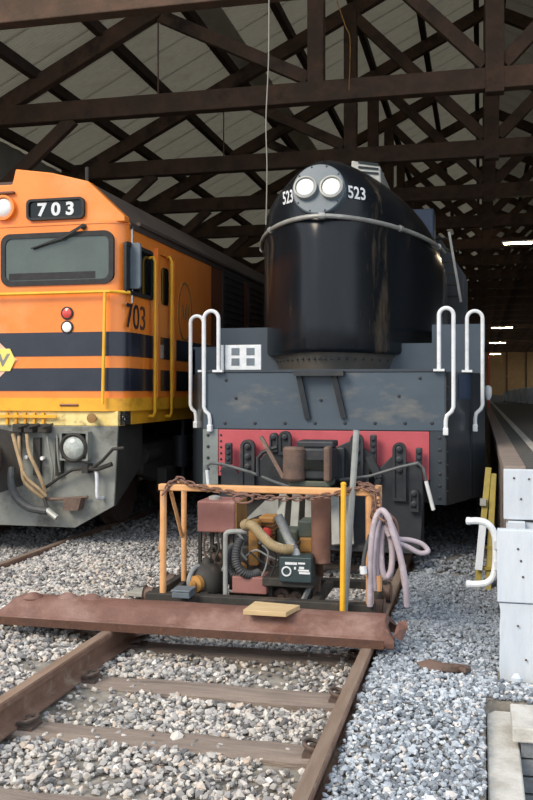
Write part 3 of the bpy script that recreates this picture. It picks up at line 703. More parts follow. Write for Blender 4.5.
# ditch light in its box
ql = at(75, 447, FY)
bx_ = MB(); frame_prism(bx_, rrect(fx(64), fx(92), fz(460), fz(431), .01), rrect(fx(66), fx(90), fz(458), fz(433), .01), 'y', FY-.10, FY); dl = bx_.build('ditch_light', 'pilot_grey', D, smooth=0)
MB().lathe([(.15, -.02), (.15, -.11), (.13, -.125), (.115, -.115), (.115, -.02)], (fx(78), FY, ql.z), (0, 1, 0), 24).build('lamp_body', 'under_black', dl)
MB().lathe([(.118, -.10), (.09, -.125), (.05, -.14), (.0, -.145)], (fx(78), FY, ql.z), (0, 1, 0), 20).build('lens', 'lamp_dim', dl)
# hoses and jumper cables on the pilot
def fr_(px, py, d): return at(px, py, FY - d)
def hose(pts, r, m, name='hose', n=8, end=None):
    h = MB().tube(spline(pts, 6), r, n).build(name, m, D)
    if end:
        a, b = end; MB().cyl(a, b, r*.75, 8).build('hose_coupling', 'silver', h)
    return h
for k, px in enumerate((22, 33, 47)):
    v = MB().box(fx(px-4), fx(px+5), FY-.12, FY, fz(433), fz(424)).build('air_cock', 'under_black', D, smooth=0, bevel=.01)
    MB().bar(fr_(px-5, 427, .13), fr_(px+6, 424, .13), .02, .02).build('cock_handle', 'under_black', v, smooth=0)
hose([fr_(13, 434, .08), fr_(17, 450, .12), fr_(22, 468, .15), fr_(24, 480, .15), fr_(33, 490, .13), fr_(44, 498, .08)], .021, 'hose_tan')
hose([fr_(27, 434, .08), fr_(29, 452, .13), fr_(36, 468, .15), fr_(42, 482, .12), fr_(45, 492, .08)], .020, 'hose_tan')
hose([fr_(19, 436, .07), fr_(20, 462, .13), fr_(27, 478, .16), fr_(38, 488, .14), fr_(46, 496, .1)], .017, 'hose_tan')
hose([fr_(47, 436, .06), fr_(50, 455, .10), fr_(53, 472, .1), fr_(50, 488, .05)], .012, 'pilot_grey')
hose([fr_(57, 434, .05), fr_(58, 455, .08), fr_(60, 472, .05)], .012, 'pilot_grey')
hose([fr_(12, 468, .10), fr_(11, 482, .16), fr_(16, 497, .2), fr_(28, 507, .2), fr_(40, 510, .2), (at(47, 511, FY-.2))], .040, 'hose_black', n=10, end=(fr_(47, 510, .2), fr_(57, 518, .22)))
hose([fr_(44, 498, .1), fr_(46, 504, .12), fr_(48, 510, .16)], .018, 'under_black')
MB().tube([fr_(42, 490, .05), fr_(60, 477, .09), fr_(72, 470, .1), fr_(92, 467, .1)], .016, 8).build('uncoupling_rod', 'under_black', D)
rod = MB().tube([fr_(90, 470, .1), fr_(102, 461, .16), fr_(113, 449, .2), fr_(124, 448, .2)], .017, 8).build('uncoupling_lever', 'under_black', D)
MB().tube([fr_(88, 469, .1), fr_(98, 469, .12), fr_(112, 464, .12)], .022, 8).build('lever_arm', 'under_black', rod)
MB().box(fx(87), fx(93), FY-.13, FY, fz(472), fz(463)).build('lever_bracket', 'under_black', D, smooth=0)
MB().tube(spline([fr_(92, 469, .04), fr_(96, 471, .09), fr_(97, 482, .1), fr_(97, 493, .1), fr_(98, 498, .09), fr_(103, 498, .02)], 4), .018, 8).build('grab_handle', 'white_paint', D)
MB().prism([P2(69, 497), P2(86, 497), P2(83, 509), P2(68, 509)], 'y', FY-.12, FY).build('pilot_step', 'rust_iron', D, smooth=0)
MB().tube([fr_(45, 499, .06), fr_(62, 499, .08), fr_(88, 497, .05)], .016, 8).build('air_pipe', 'rust_iron', D)
for px in (38, 60): MB().box(fx(px-3), fx(px+4), FY-.04, FY, fz(476), fz(438)).build('stanchion', 'under_black', D, smooth=0)
for px, py in ((28, 457), (44, 458)): MB().lathe([(.02, 0), (.02, -.05), (.01, -.05)], at(px, py, FY-.01), (0, 1, 0), 8).build('cock_cap', 'white_lens', D)
# bogie and underfloor
bg = MB().box(T2-1.15, T2+1.15, FY+1.1, FY+5.2, .62, .95).build('bogie', 'under_black', D, smooth=0, bevel=.03)
for s in (1, -1):
    MB().prism([(FY+.95, .95), (FY+5.4, .95), (FY+5.4, .62), (FY+4.9, .5), (FY+1.4, .5), (FY+.95, .62)], 'x', T2+s*1.18, T2+s*1.30).build('side_frame', 'under_black', bg, smooth=0, bevel=.02)
    for k in range(3):
        y = FY + 1.55 + 1.62*k
        MB().lathe([(.52, -.07), (.55, -.065), (.50, -.045), (.50, .06), (.1, .06)], (T2+s*.76, y, .5), (s, 0, 0), 28).build('wheel', 'rust_iron', bg)
        MB().box(T2+s*1.30-.02, T2+s*1.30+.12*s, y-.16, y+.16, .36, .66).build('axle_box', 'under_black', bg, smooth=0, bevel=.03)
        MB().cyl((T2+s*1.36, y+.5, .62), (T2+s*1.36, y+.5, 1.0), .09, 12).build('spring', 'loco_iron', bg)
    lad = MB(); x = T2 + s*1.38
    for yy in (FY+2.1, FY+2.75): lad.box(x-.02, x+.02, yy-.02, yy+.02, .35, 1.25)
    lad = lad.build('step_frame', 'loco_iron', D, smooth=0)
    for z in (.36, .66, .96): MB().box(x-.12, x+.03, FY+2.1, FY+2.75, z, z+.03).build('tread', 'loco_iron', lad, smooth=0)
    MB().cyl((T2+s*1.25, FY+1.0, .82), (T2+s*1.25, FY+1.45, .82), .1, 14).build('brake_cylinder', 'under_black', D)
    MB().box(T2+s*1.36-.1, T2+s*1.36+.04, FY+3.2, FY+4.6, .7, 1.15).build('battery_box', 'under_black', D, smooth=0, bevel=.02)
MB().box(T2-1.2, T2+1.2, FY+6.2, FY+12.5, .45, 1.2).build('fuel_tank', 'under_black', D, smooth=0, bevel=.08)

# ================================================================ BLACK STREAMLINED STEAM ENGINE 523
LY = 8.4; CX = -1.53
S = thing('steam_locomotive', 'black streamlined steam locomotive numbered 523 with bullet nose and red buffer beam', 'locomotive', (CX, LY + 6, 0))
def lx(px, Y=LY): return at(px, 390, Y).x
def lz(py, Y=LY, px=315): return at(px, py, Y).z
HW = 1.22; HS = CX + 1.58 - CX; ZT = lz(372); YS = 9.55
# front bulkhead plate and chamfered sides
xa, xb = lx(203), lx(445)
zp0 = lz(430)
fp = MB().box(xa, xb, LY, LY+.04, zp0, ZT).build('front_plate', 'loco_plate', S, smooth=0, bevel=.008)
MB().box(xa-.01, xb+.01, LY-.01, LY+.03, ZT, ZT+.025).build('plate_lip', 'loco_skirt', fp, smooth=0)
bolt = MB().lathe([(.016, 0), (.016, -.006), (.008, -.012)], (0, 0, 0), (0, 1, 0), 8).mesh('bolt', 'loco_iron')
for px in (225, 255, 285, 315, 345, 375, 405, 432): inst('bolt', bolt, fp, at(px, 423, LY))
for px, py in ((236, 398), (399, 396), (321, 400), (420, 378), (226, 380)): inst('bolt', bolt, fp, at(px, py, LY))
deck = MB().prism([(xa, LY+.04), (xb, LY+.04), (CX+1.55, YS), (CX-1.55, YS)], 'z', ZT-.03, ZT).build('front_deck', 'loco_skirt', S, smooth=0)
zsk = lz(506, LY, 448)
for s in (-1, 1):
    e = xb if s > 0 else xa; zlow = zsk if s > 0 else lz(484, LY, 205); far = CX + s*1.58
    # corner panel slants outward, then the valance runs back
    vs_ = [(e, LY, zlow), (e, LY, ZT), (far, YS, ZT), (far, YS, zsk-.02)]
    t3 = Vector((-s*.02, .03, 0)); vs2 = [tuple(Vector(v)+t3) for v in vs_]
    MB().add(vs_ + vs2, [(0,1,2,3),(7,6,5,4),(0,4,5,1),(1,5,6,2),(2,6,7,3),(3,7,4,0)]).build('corner_panel', 'loco_skirt', S, smooth=0)
    ia = lx(430) if s > 0 else lx(218)
    ck = MB().box(min(ia, e), max(ia, e), LY-.004, LY+.03, lz(505, LY, 448) if s > 0 else lz(484, LY, 205), zp0).build('corner_post', 'loco_skirt' if s > 0 else 'worn_lit_grey', S, smooth=0)
    for k in range(6): inst('bolt', bolt, ck, ((ia*.35+e*.65), LY-.004, zp0-.06-.11*k))
    MB().box(far-.03*(s > 0), far+.03*(s < 0), YS, 17.5, zsk-.02, 2.0).build('valance', 'loco_skirt', S, smooth=0)
    zb_ = lz(324, YS, 470) if s > 0 else lz(328, YS, 240)
    xi = CX + s*.60
    xm_, zl_ = (lx(432, YS), lz(343, YS, 430)) if s > 0 else (lx(219, YS), lz(347, YS, 210))
    zin, zout = (zl_, zb_) if s > 0 else (zb_, zl_)
    MB().prism([(xi, ZT-.02), (far, ZT-.02), (far, zout), (xm_, zout), (xm_, zin), (xi, zin)], 'y', YS, YS+.03).build('step_plate', 'loco_step', S, smooth=0)
    MB().box(min(xm_, far), max(xm_, far), YS+.03, 17.5, zout-.03, zout).build('running_board', 'loco_skirt', S, smooth=0)
    MB().box(min(xi, xm_), max(xi, xm_), YS+.03, 17.5, zin-.03, zin).build('running_board', 'loco_skirt', S, smooth=0)
# dark notch in the right corner (footstep)
q0 = at(463, 397, 8.95)
MB().bar((lx(446, 8.6), 8.55, 1.55), (lx(446, 8.6)+.0, 8.55, .6), .03, .02).build('seam_strip', 'loco_iron', S, smooth=0)
NW = 1.08; NP = 1.75
# bullet nose casing: plan ellipses stacked by height
def prof(z):
    global NPZ; NPZ = NP + .55*min(1, max(0, (z-3.1)/.4))
    Wd = NW if z <= 3.0 else NW*math.sqrt(max(0, 1 - ((z-3.0)/.955)**2))
    pts = [(1.9, 8.64), (1.94, 8.60), (2.4, 8.60), (3.1, 8.62), (3.26, 8.66), (3.36, 8.70), (3.5, 8.74), (3.7, 8.82), (3.82, 8.9), (3.9, 9.1), (3.94, 9.5), (3.955, 10.2)]
    for (z0, f0), (z1, f1) in zip(pts, pts[1:]):
        if z <= z1: return Wd, f0 + (f1-f0)*(z-z0)/(z1-z0)
    return Wd, pts[-1][1]
NY = 11.5; rings = []
zz = [1.92, 1.935, 1.96, 2.2, 2.5, 2.8, 3.0, 3.1, 3.2, 3.28, 3.36, 3.44, 3.52, 3.6, 3.68, 3.75, 3.81, 3.86, 3.9, 3.925, 3.94, 3.95, 3.9545]
for i, z in enumerate(zz):
    Wd, F = prof(z); ring = []
    ins = .03 if i == 0 else (.008 if i == 1 else 0)
    for k in range(61):
        a = math.pi * k / 60; ca, sa = math.cos(a), math.sin(a)
        ex = 2/NPZ
        ring.append((CX - (Wd-ins)*math.copysign(abs(ca)**ex, ca), NY - (NY-F-ins)*abs(sa)**ex, z))
    rings.append(ring)
nb = MB().loft(rings, closed=False)
n = 61; nb.f.append(tuple(range(n-1, -1, -1)))
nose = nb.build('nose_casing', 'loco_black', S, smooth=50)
# casing of the boiler behind it
arch = [(CX-NW, 2.0)] + [(CX + math.cos(R(180-180*k/24))*NW, 3.0 + .955*math.sin(R(180-180*k/24))) for k in range(25)] + [(CX+NW, 2.0)]
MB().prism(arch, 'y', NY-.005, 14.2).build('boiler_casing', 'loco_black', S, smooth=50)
for y in (11.6, 12.7, 13.8):
    ar2 = [(CX + (x-CX)*1.008, 3.0 + (z-3.0)*1.008 if z > 3.0 else z) for x, z in arch]
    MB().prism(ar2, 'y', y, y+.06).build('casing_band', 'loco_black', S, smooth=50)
# base ring under the nose with rivets
rg = []
def ringpt(a, kx_, ky_): return (CX - kx_*math.copysign(abs(math.cos(a))**(2/NP), math.cos(a)), NY - (NY - (8.6+ky_))*math.sin(a)**(2/NP))
for z, kx_, ky_ in ((1.735, .92, .14), (1.80, .94, .12), (1.92, 1.0, .06)):
    rg.append([(*ringpt(math.pi*k/24, kx_, ky_), z) for k in range(25)])
br = MB().loft(rg, closed=False); br = br.build('nose_base', 'rust_iron', S, smooth=50); br.data.materials[0] = MATS['base_iron']
for k in range(5, 36):
    a = math.pi*k/40; x_, y_ = ringpt(a, .965, .09); inst('rivet', bolt, br, (x_, y_, 1.86), scale=(.9, 1.4, .9))
# headlight plate
pc = at(318.5, 189, 8.68); tilt = Vector((0, -1, .22)).normalized()
hp = MB().lathe([(.262, -.35), (.262, .0), (.252, .012), (.0, .016)], pc, tilt, 40).build('headlight_plate', 'lamp_plate', S)
for px, py in ((305.5, 188), (331.5, 187.5)):
    c = at(px, py, 8.645)
    h = MB().lathe([(.115, -.03), (.115, .03), (.10, .035), (.095, .01)], c, tilt, 24).build('headlight', 'silver', S)
    MB().lathe([(.098, .0), (.085, .025), (.05, .04), (.0, .045)], c, tilt, 20).build('lens', 'lamp_glass', h)
up_ = Vector((1, 0, 0)).cross(tilt) * -1
for k in range(10):
    a = 2*math.pi*k/10; c = pc + Vector((math.cos(a)*.24, 0, 0)) + Vector((0, .22, 1)).normalized()*math.sin(a)*.24 + tilt*.012
    inst('rivet', bolt, hp, c, scale=(.6, .6, .6))
# engine numbers each side of the lamps, laid on the curved casing
def surf(px, py):
    """where the view ray meets the nose casing"""
    for i in range(4000):
        Y = 8.4 + i*.0006; p = at(px, py, Y)
        if p.z > 3.95: return p
        Wd, F = prof(p.z)
        e_ = abs((p.x-CX)/max(Wd, 1e-3))**NPZ + (max(0, NY-p.y)/(NY-F))**NPZ
        if e_ <= 1: return p
    return p
def digits_on_nose(text, corners, parent, name):
    cu = bpy.data.curves.new(name, 'FONT'); cu.body = text; cu.offset = .02; cu.size = 1; cu.resolution_u = 3
    to = bpy.data.objects.new(name, cu); COL.objects.link(to); dg = bpy.context.evaluated_depsgraph_get()
    me = bpy.data.meshes.new_from_object(to.evaluated_get(dg)); bpy.data.objects.remove(to)
    bm = bmesh.new(); bm.from_mesh(me); bmesh.ops.triangulate(bm, faces=bm.faces); bmesh.ops.subdivide_edges(bm, edges=[e for e in bm.edges if e.calc_length() > .15], cuts=2); bm.to_mesh(me); bm.free()
    xs = [v.co.x for v in me.vertices]; ys = [v.co.y for v in me.vertices]
    (ax, ay), (bx, by), (cx_, cy_), (dx, dy) = corners   # bottom-left, bottom-right, top-right, top-left
    org = wpos(parent)
    for v in me.vertices:
        s_ = (v.co.x-min(xs))/(max(xs)-min(xs)); t = (v.co.y-min(ys))/(max(ys)-min(ys))
        px = (ax*(1-s_)+bx*s_)*(1-t) + (dx*(1-s_)+cx_*s_)*t; py = (ay*(1-s_)+by*s_)*(1-t) + (dy*(1-s_)+cy_*s_)*t
        p = surf(px, py); d = (Vector((0, 0, EYE))-p).normalized(); v.co = p + d*.012 - org
    me.materials.append(MATS['white_paint']); o = bpy.data.objects.new(name, me); COL.objects.link(o); o.parent = parent; return o
digits_on_nose('523', [(283, 205), (293, 202), (292.5, 189), (282.5, 192)], S, 'engine_number')
digits_on_nose('523', [(348.5, 198), (366, 200.5), (365, 188), (347.5, 185)], S, 'engine_number')
# handrail round the nose
hz_ = 3.235; pts = []
for k in range(33):
    a = R(13 + 160*k/32); Wd, F = prof(hz_)
    pts.append((CX - (Wd+.065)*math.copysign(abs(math.cos(a))**(2/NP), math.cos(a)), NY - (NY-F+.065)*math.sin(a)**(2/NP), hz_))
hr = MB().tube(pts, .024, 10).build('nose_handrail', 'silver', S)
for k in (2, 8, 16, 24, 30):
    p = Vector(pts[k]); tn = Vector(pts[k+1])-Vector(pts[k-1]); d = Vector((-tn.y, tn.x, 0)).normalized()
    MB().cyl(p - d*.0, p + d*.09, .018, 8).build('stanchion', 'silver', hr); MB().lathe([(.034, -.03), (.036, 0), (.034, .03)], p, Vector(pts[k+1])-Vector(pts[k-1]), 10).build('collar', 'silver', hr)
# vent on the casing top, blue box, side ladder, cab
v0 = at(352, 188, 10.2); v1 = at(384, 188, 10.2)
vb = MB().prism([(v0.x, 3.75), (v1.x, 3.7), (v1.x-.02, at(381, 170, 10.2).z), (v0.x+.02, at(352, 164.5, 10.2).z)], 'y', 10.0, 11.2).build('chimney_cowl', 'silver', S, smooth=0, bevel=.02)
for k in range(3): MB().bar((v0.x+.1, 9.992, 3.98+.055*k), (v1.x-.04, 9.992, 3.95+.05*k), .02, .02).build('slot', 'glass_dark', vb, smooth=0)
b0 = at(425, 240, 13.0); b1 = at(434, 208, 13.0)
MB().box(b0.x-.25, b1.x, 13.0, 13.5, b0.z-.4, b1.z).build('side_box', 'blue_box', S, smooth=0, bevel=.03)
la, lb = at(449, 232, 13.3), at(461, 302, 13.3); ldr = MB().bar(la, lb, .035, .035, up=(0, 1, 0)).bar(la + Vector((-.25, .1, 0)), lb + Vector((-.25, .1, 0)), .035, .035, up=(0, 1, 0)).build('side_ladder', 'silver', S, smooth=0)
for k in range(6):
    p = la.lerp(lb, (k+.5)/6); MB().bar(p, p + Vector((-.25, .1, 0)), .025, .025).build('rung', 'under_black', ldr, smooth=0)
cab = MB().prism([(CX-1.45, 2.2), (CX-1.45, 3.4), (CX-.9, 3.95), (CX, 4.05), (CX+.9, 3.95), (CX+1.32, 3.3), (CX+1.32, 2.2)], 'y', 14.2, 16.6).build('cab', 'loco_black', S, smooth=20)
MB().box(CX+1.3, CX+1.335, 14.7, 15.5, 2.75, 3.3).build('cab_window', 'glass_dark', cab, smooth=0)
# side lamp (white) by the platform
q = at(488, 392, 12.5); MB().lathe([(.02, -.11), (.05, -.06), (.055, .0), (.05, .06), (.02, .09)], (q.x, 12.5, q.z), (0, 0, 1), 14).build('side_lamp', 'white_lens', S)
MB().bar((CX+1.55, 12.5, q.z), (q.x, 12.5, q.z), .03, .03).build('lamp_bracket', 'loco_iron', S, smooth=0)
# handrail loops at the corners
def loop(pxl, pxr, pyt, pyl, pyr, Y, yback, hook=1):
    A = at(pxl, pyl, Y); B = at(pxr, pyr, Y); zt = at((pxl+pxr)/2, pyt, Y).z; r = (B.x-A.x)/2; cx = (A.x+B.x)/2
    P_ = [A] + [Vector((cx - r*math.cos(math.pi*k/10), Y, zt - r + r*math.sin(math.pi*k/10))) for k in range(11)] + [B]
    tail = [B + Vector((-.015*hook, 0, -.04)), B + Vector((-.06*hook, 0, -.08)), B + Vector((-.07*hook, .0, -.13)), B + Vector((-.07*hook, 0, -.24))]
    if hook < 0:
        P_ = P_[::-1]; tail = [A + Vector((.015, 0, -.04)), A + Vector((.05, 0, -.07)), A + Vector((.06, 0, -.12)), A + Vector((.06, 0, -.22))]
    h = MB().tube(P_ + tail, .0195, 10).build('handrail', 'white_paint', S)
    e = tail[-1]; MB().box(e.x-.024, e.x+.024, Y-.03, Y+.03, e.z-.02, e.z+.05).build('foot', 'white_paint', h, smooth=0, bevel=.008)
    f = A if hook > 0 else B; MB().box(f.x-.05, f.x+.05, Y-.04, Y+.04, f.z-.012, f.z+.01).build('foot', 'white_paint', h, smooth=0)
loop(439, 453.5, 308, 370, 407, LY-.02, 0)
loop(467, 482.5, 311, 371, 405, 9.05, 0)
loop(204, 218.5, 311, 407, 371, LY-.02, 0, hook=-1)
loop(190.5, 203.5, 316, 405, 371, 9.0, 0, hook=-1)
# white numberplate-like panel with four openings
wpY = LY + .06; xa_, xb_ = lx(225, wpY), lx(261, wpY); za_, zb_ = lz(371, wpY), lz(344, wpY)
wpn = MB().box(xa_, xb_, wpY, wpY+.02, za_, zb_).build('white_panel', 'white_paint', S, smooth=0, bevel=.004, label='white panel with four dark windows')
for i in range(2):
    for j in range(2):
        x0 = lx(231.5 + 15*i, wpY); z0_ = lz(354.5 + 10.5*j, wpY); MB().box(x0, x0+.08, wpY-.004, wpY+.001, z0_, z0_+.07).build('opening', 'box_grey', wpn, smooth=0)
MB().box(xa_-.035, xa_-.012, wpY-.02, wpY+.02, za_, zb_).build('panel_post', 'white_paint', wpn, smooth=0)
# shelf brackets on the plate
MB().box(lx(296), lx(345), LY-.12, LY, lz(376), lz(371)).build('shelf', 'loco_iron', fp, smooth=0)
for a, b in (((299, 376), (308, 419)), ((334, 376), (344, 418))):
    MB().bar(at(*a, LY-.06), at(*b, LY-.012), .045, .05, up=(1, 0, 0)).build('bracket', 'loco_iron', fp, smooth=0)
# red buffer beam and dark side stanchions
zr0 = lz(478)
rb = MB().box(lx(218), lx(429.5), LY+.005, LY+.10, zr0, zp0-.004).build('buffer_beam', 'red_beam', S, smooth=0, bevel=.006)
for k in range(7): inst('bolt', bolt, rb, at(221, 435 + 6*k, LY+.005), scale=(.7, 1, .7))
MB().box(lx(216), lx(432), LY+.1, LY+.6, .5, zr0+.1).build('drag_box', 'under_black', S, smooth=0)
MB().box(CX-1.1, CX+1.1, LY+.3, 16, 1.05, 1.6).build('main_frame', 'under_black', S, smooth=0)
# bolted pilot plates: rounded lugs over the red beam and cheek plates below
PY = LY - .06
def lug(px0, px1, pyt, pyb, Y=PY, t=.05, m='loco_iron', holes=3):
    x0, x1 = lx(px0, Y), lx(px1, Y); r = (x1-x0)/2; zt, zb_ = lz(pyt, Y), lz(pyb, Y)
    poly = [(x0, zb_), (x1, zb_)] + [((x0+x1)/2 + r*math.cos(math.pi*k/8), zt - r + r*math.sin(math.pi*k/8)) for k in range(9)]
    o = MB().prism(poly, 'y', Y-t, Y).build('lug', m, S, smooth=40, bevel=.006)
    ri = r*.62
    inn = [(x0+r-ri, zb_+.03), (x1-r+ri, zb_+.03)] + [((x0+x1)/2 + ri*math.cos(math.pi*k/8), zt - r + ri*math.sin(math.pi*k/8)) for k in range(9)]
    rim = MB(); frame_prism(rim, poly, inn, 'y', Y-t-.018, Y-t+.004); rim.build('rim', m, o, smooth=40)
    for k in range(holes):
        z = zt - r - k*.095
        if z > zb_+.05: MB().lathe([(.030, 0), (.030, -.02), (.018, -.025), (.018, -.035), (.0, -.037)], ((x0+x1)/2, Y-t, z), (0, 1, 0), 10).build('stud', 'loco_iron', o)
    return o
lug(242, 256, 440, 492); lug(393, 406.5, 441, 498); lug(271, 279, 433, 452, holes=2); lug(280, 292, 431, 455, holes=1); lug(351, 364, 433, 480); lug(410, 419, 486, 508, holes=2, Y=PY-.02)
for x0, x1, a, b in ((226, 233, 444, 466), (416, 422.5, 446, 464), (370.5, 377, 434, 462)): 
    o = MB().box(lx(x0, PY), lx(x1, PY), PY-.05, PY, lz(b, PY), lz(a, PY)).build('clamp_strap', 'loco_iron', S, smooth=0, bevel=.012)
    for k in range(3): inst('stud', bolt, o, ((lx(x0, PY)+lx(x1, PY))/2, PY-.05, lz(a+4+6*k, PY)), scale=(1.3, 2, 1.3))
MB().bar(at(369, 456, PY-.05), at(379, 478, PY-.05), .07, .04, up=(0, 1, 0)).bar(at(379, 478, PY-.05), at(376, 488, PY-.05), .05, .04, up=(0, 1, 0)).build('strap_tail', 'loco_iron', S, smooth=0)
def cheek(pts, name='cheek_plate', Y=PY, t=.04, m='loco_iron'):
    return MB().prism([(at(px, py, Y).x, at(px, py, Y).z) for px, py in pts], 'y', Y-t, Y).build(name, m, S, smooth=0, bevel=.008)
zB = 545
ck1 = cheek([(222, 466), (234, 466), (240, 474), (247, 462), (262, 458), (270, 448), (279, 446), (292, 452), (296, 480), (296, 492), (262, 492), (232, 500), (228, zB), (222, zB)], Y=PY+.02)
ck2 = cheek([(338, 446), (352, 440), (365, 448), (372, 454), (380, 468), (392, 456), (404, 462), (414, 462), (422, 464), (424, 500), (421, zB), (352, zB), (352, 492), (338, 480)], Y=PY+.02)
MB().box(lx(336, PY), lx(346, PY), PY-.10, PY-.02, lz(480, PY), lz(446, PY)).build('draft_bracket', 'loco_iron', S, smooth=0, bevel=.02)
for px in (356, 372): MB().prism(rrect(lx(px, PY-.03)-.03, lx(px, PY-.03)+.035, lz(490, PY), lz(466, PY), .03), 'y', PY-.026, PY-.018).build('slot', 'glass_dark', ck2)
# pilot slats
for i, (a, b) in enumerate((((284, 488), (278, 545)), ((297, 488), (293, 545)), ((310, 488), (308, 545)), ((322.5, 488), (322, 545)), ((335, 488), (336, 545)), ((347, 488), (350, 545)))):
    Y1, Y2 = 8.22, 7.9
    p0 = at(*a, Y1); p1 = at(*b, Y2); p1.z = max(p1.z, .12)
    MB().bar(p0, p1, .075, .03, up=(0, 1, 0)).build('pilot_slat', 'slat_grey', S, smooth=0, bevel=.006)
MB().prism([(at(px, py, 8.11).x, at(px, py, 8.11).z) for px, py in ((244, 521), (266, 500), (279, 496), (279, 524), (270, 524), (262, 514))], 'y', 8.08, 8.11).build('slat_gusset', 'slat_grey', S, smooth=0)
MB().box(lx(228, 8.0), lx(420, 8.0), 7.95, 8.25, .12, .17).build('pilot_foot', 'loco_iron', S, smooth=0)
MB().prism([(lx(225), .15), (lx(424), .15), (lx(424), .62), (lx(225), .62)], 'y', LY+.02, LY+.05).build('pilot_back', 'under_black', S, smooth=0)
# knuckle coupler
KY = 7.75; kz0, kz1 = lz(481, KY), lz(447, KY)
kn = MB().lathe([(.085, kz0), (.10, kz0+.02), (.10, kz1-.02), (.085, kz1)], (lx(292, KY)+.02, KY, 0), (0, 0, 1), 18).build('coupler', 'rust_iron', S)
MB().prism([(lx(288, KY), KY), (lx(331, KY), KY-.02), (lx(334, KY), KY+.18), (lx(322, KY), KY+.65), (lx(300, KY), KY+.65), (lx(287, KY), KY+.2)], 'z', kz0+.01, kz1-.01).build('coupler_head', 'loco_iron', kn, smooth=30, bevel=.02)
MB().box(lx(325, KY), lx(331.5, KY), KY-.09, KY+.05, kz0, kz1+.01).build('guard_arm', 'rust_iron', kn, smooth=0, bevel=.02)
MB().box(lx(303, KY), lx(325, KY), KY-.03, KY-.018, kz0+.10, kz1-.11).build('coupler_mouth', 'glass_dark', kn, smooth=0)
MB().box(lx(296, KY), lx(333, KY), KY+.02, KY+.3, kz1-.01, kz1+.05).build('coupler_top', 'loco_iron', kn, smooth=0, bevel=.015)
MB().box(lx(289, KY), lx(330, KY), KY-.02, KY+.3, kz0-.05, kz0).build('coupler_shelf', 'teal_paint', kn, smooth=0, bevel=.01)
# uncoupling gear, air rods
rr = MB().tube([at(208, 485, 8.2), at(207, 466, 8.2), at(211, 463, 8.2), at(222, 464, 8.2), at(250, 472, 8.15), at(275, 482, 8.1), at(290, 487, 8.0)], .014, 8).build('uncoupling_rod', 'rod_dark', S)
MB().cyl(at(208.5, 486, 8.2), at(207, 470, 8.2), .018, 8).build('rod_grip', 'white_paint', rr)
r2 = MB().tube([at(340, 480, 8.15), at(370, 476, 8.15), at(400, 467, 8.15), at(418, 463, 8.15), at(423, 468, 8.15), at(433, 509, 8.15)], .014, 8).build('uncoupling_rod', 'rod_dark', S)
MB().cyl(at(426, 481, 8.15), at(433.5, 510, 8.15), .018, 8).build('rod_grip', 'white_paint', r2)
MB().bar(at(261, 437, 8.1), at(284, 478, 7.95), .035, .035, up=(0, 1, 0)).build('lift_lever', 'rust_iron', S, smooth=0)
MB().tube([at(258, 476, 8.1), at(258, 458, 8.12), at(263, 452, 8.12), at(277, 447, 8.12)], .02, 8).build('lift_link', 'loco_iron', S)
# leading wheels and driving wheels behind the skirts
for y, r_ in ((9.9, .42), (11.7, .42), (13.2, .8)):
    for s in (-1, 1): MB().lathe([(r_, -.07), (r_+.03, -.065), (r_-.03, -.04), (r_-.06, .05), (.1, .07)], (TC+s*.80, y, r_), (s, 0, 0), 28).build('wheel', 'under_black', S)

# details of the right corner panel: dark footstep opening, edge angle and rivets
def cpan(t, z, off=.008):
    a = Vector((xb, LY, z)); b = Vector((CX+1.58, YS, z)); nrm = Vector((YS-LY, -(CX+1.58-xb), 0)).normalized()
    return a.lerp(b, t) + nrm*off
def cquad(t0, t1, z0, z1, name, m, off=.012):
    v = [cpan(t0, z0, off), cpan(t1, z0, off), cpan(t1, z1, off), cpan(t0, z1, off)]; w_ = [cpan(t0, z0, -.004), cpan(t1, z0, -.004), cpan(t1, z1, -.004), cpan(t0, z1, -.004)]
    return MB().add(v + w_, [(0,1,2,3),(7,6,5,4),(0,4,5,1),(1,5,6,2),(2,6,7,3),(3,7,4,0)]).build(name, m, S, smooth=0)
cquad(.30, .60, 1.46, 1.70, 'access_cover', 'blue_box', .006)
cquad(.60, .64, .50, 1.71, 'edge_angle', 'loco_iron')
cquad(.0, .05, .50, 1.71, 'edge_angle', 'loco_iron')
for k in range(9): inst('rivet', bolt, S, cpan(.025, .62+.12*k, .013), scale=(.7, .8, .7))

# ================================================================ THINGS ON THE TRACK
# pressed steel sleeper lying across the rails
xs0, xs1 = -3.17, -.50
sec = [(5.41, .0), (5.39, .03), (5.40, .058), (5.43, .066), (5.50, .128), (5.54, .145), (5.66, .150), (5.70, .135), (5.78, .05), (5.80, .0),
       (5.788, .0), (5.768, .045), (5.69, .12), (5.655, .136), (5.545, .131), (5.51, .115), (5.44, .055), (5.42, .045), (5.425, .0)]
ss = thing('steel_sleeper', 'rusty pressed steel trough sleeper lying across both rails', 'steel sleeper', (-1.8, 5.6, 0))
rings = []
N_ = 40
for k in range(N_ + 1):
    t = k / N_; x = xs0 + (xs1 - xs0) * t; d = 0
    e = max(0, 1 - t / .035); e2 = max(0, (t - .975) / .025)
    rings.append([(x + (e*.06 - e2*.05) * (0 if (y - 5.6)**2 > .02 else (z > .1)) , y + .002*math.sin(x*5) + .012*e2*math.sin(z*60), max(0.0, z*(1 - .30*e - .25*e2) + (.0015*math.sin(x*9) if z > .05 else 0))) for y, z in sec])
MB().loft(rings).build('trough', 'rust_steel', ss, smooth=45)
MB().prism([(5.385, .001), (5.40, .001), (5.40, .05), (5.388, .05)], 'x', xs0+.03, xs1-.06).build('lower_lip', 'rust_dark', ss, smooth=0)
for x in (-2.95, -2.72, -2.55):
    MB().lathe([(.07, 0), (.062, .012), (.03, .03), (.0, .033)], (x, 5.61 + .03*math.sin(x*9), .142), (0, 0, 1), 10).build('rail_lug', 'rust_steel', ss)
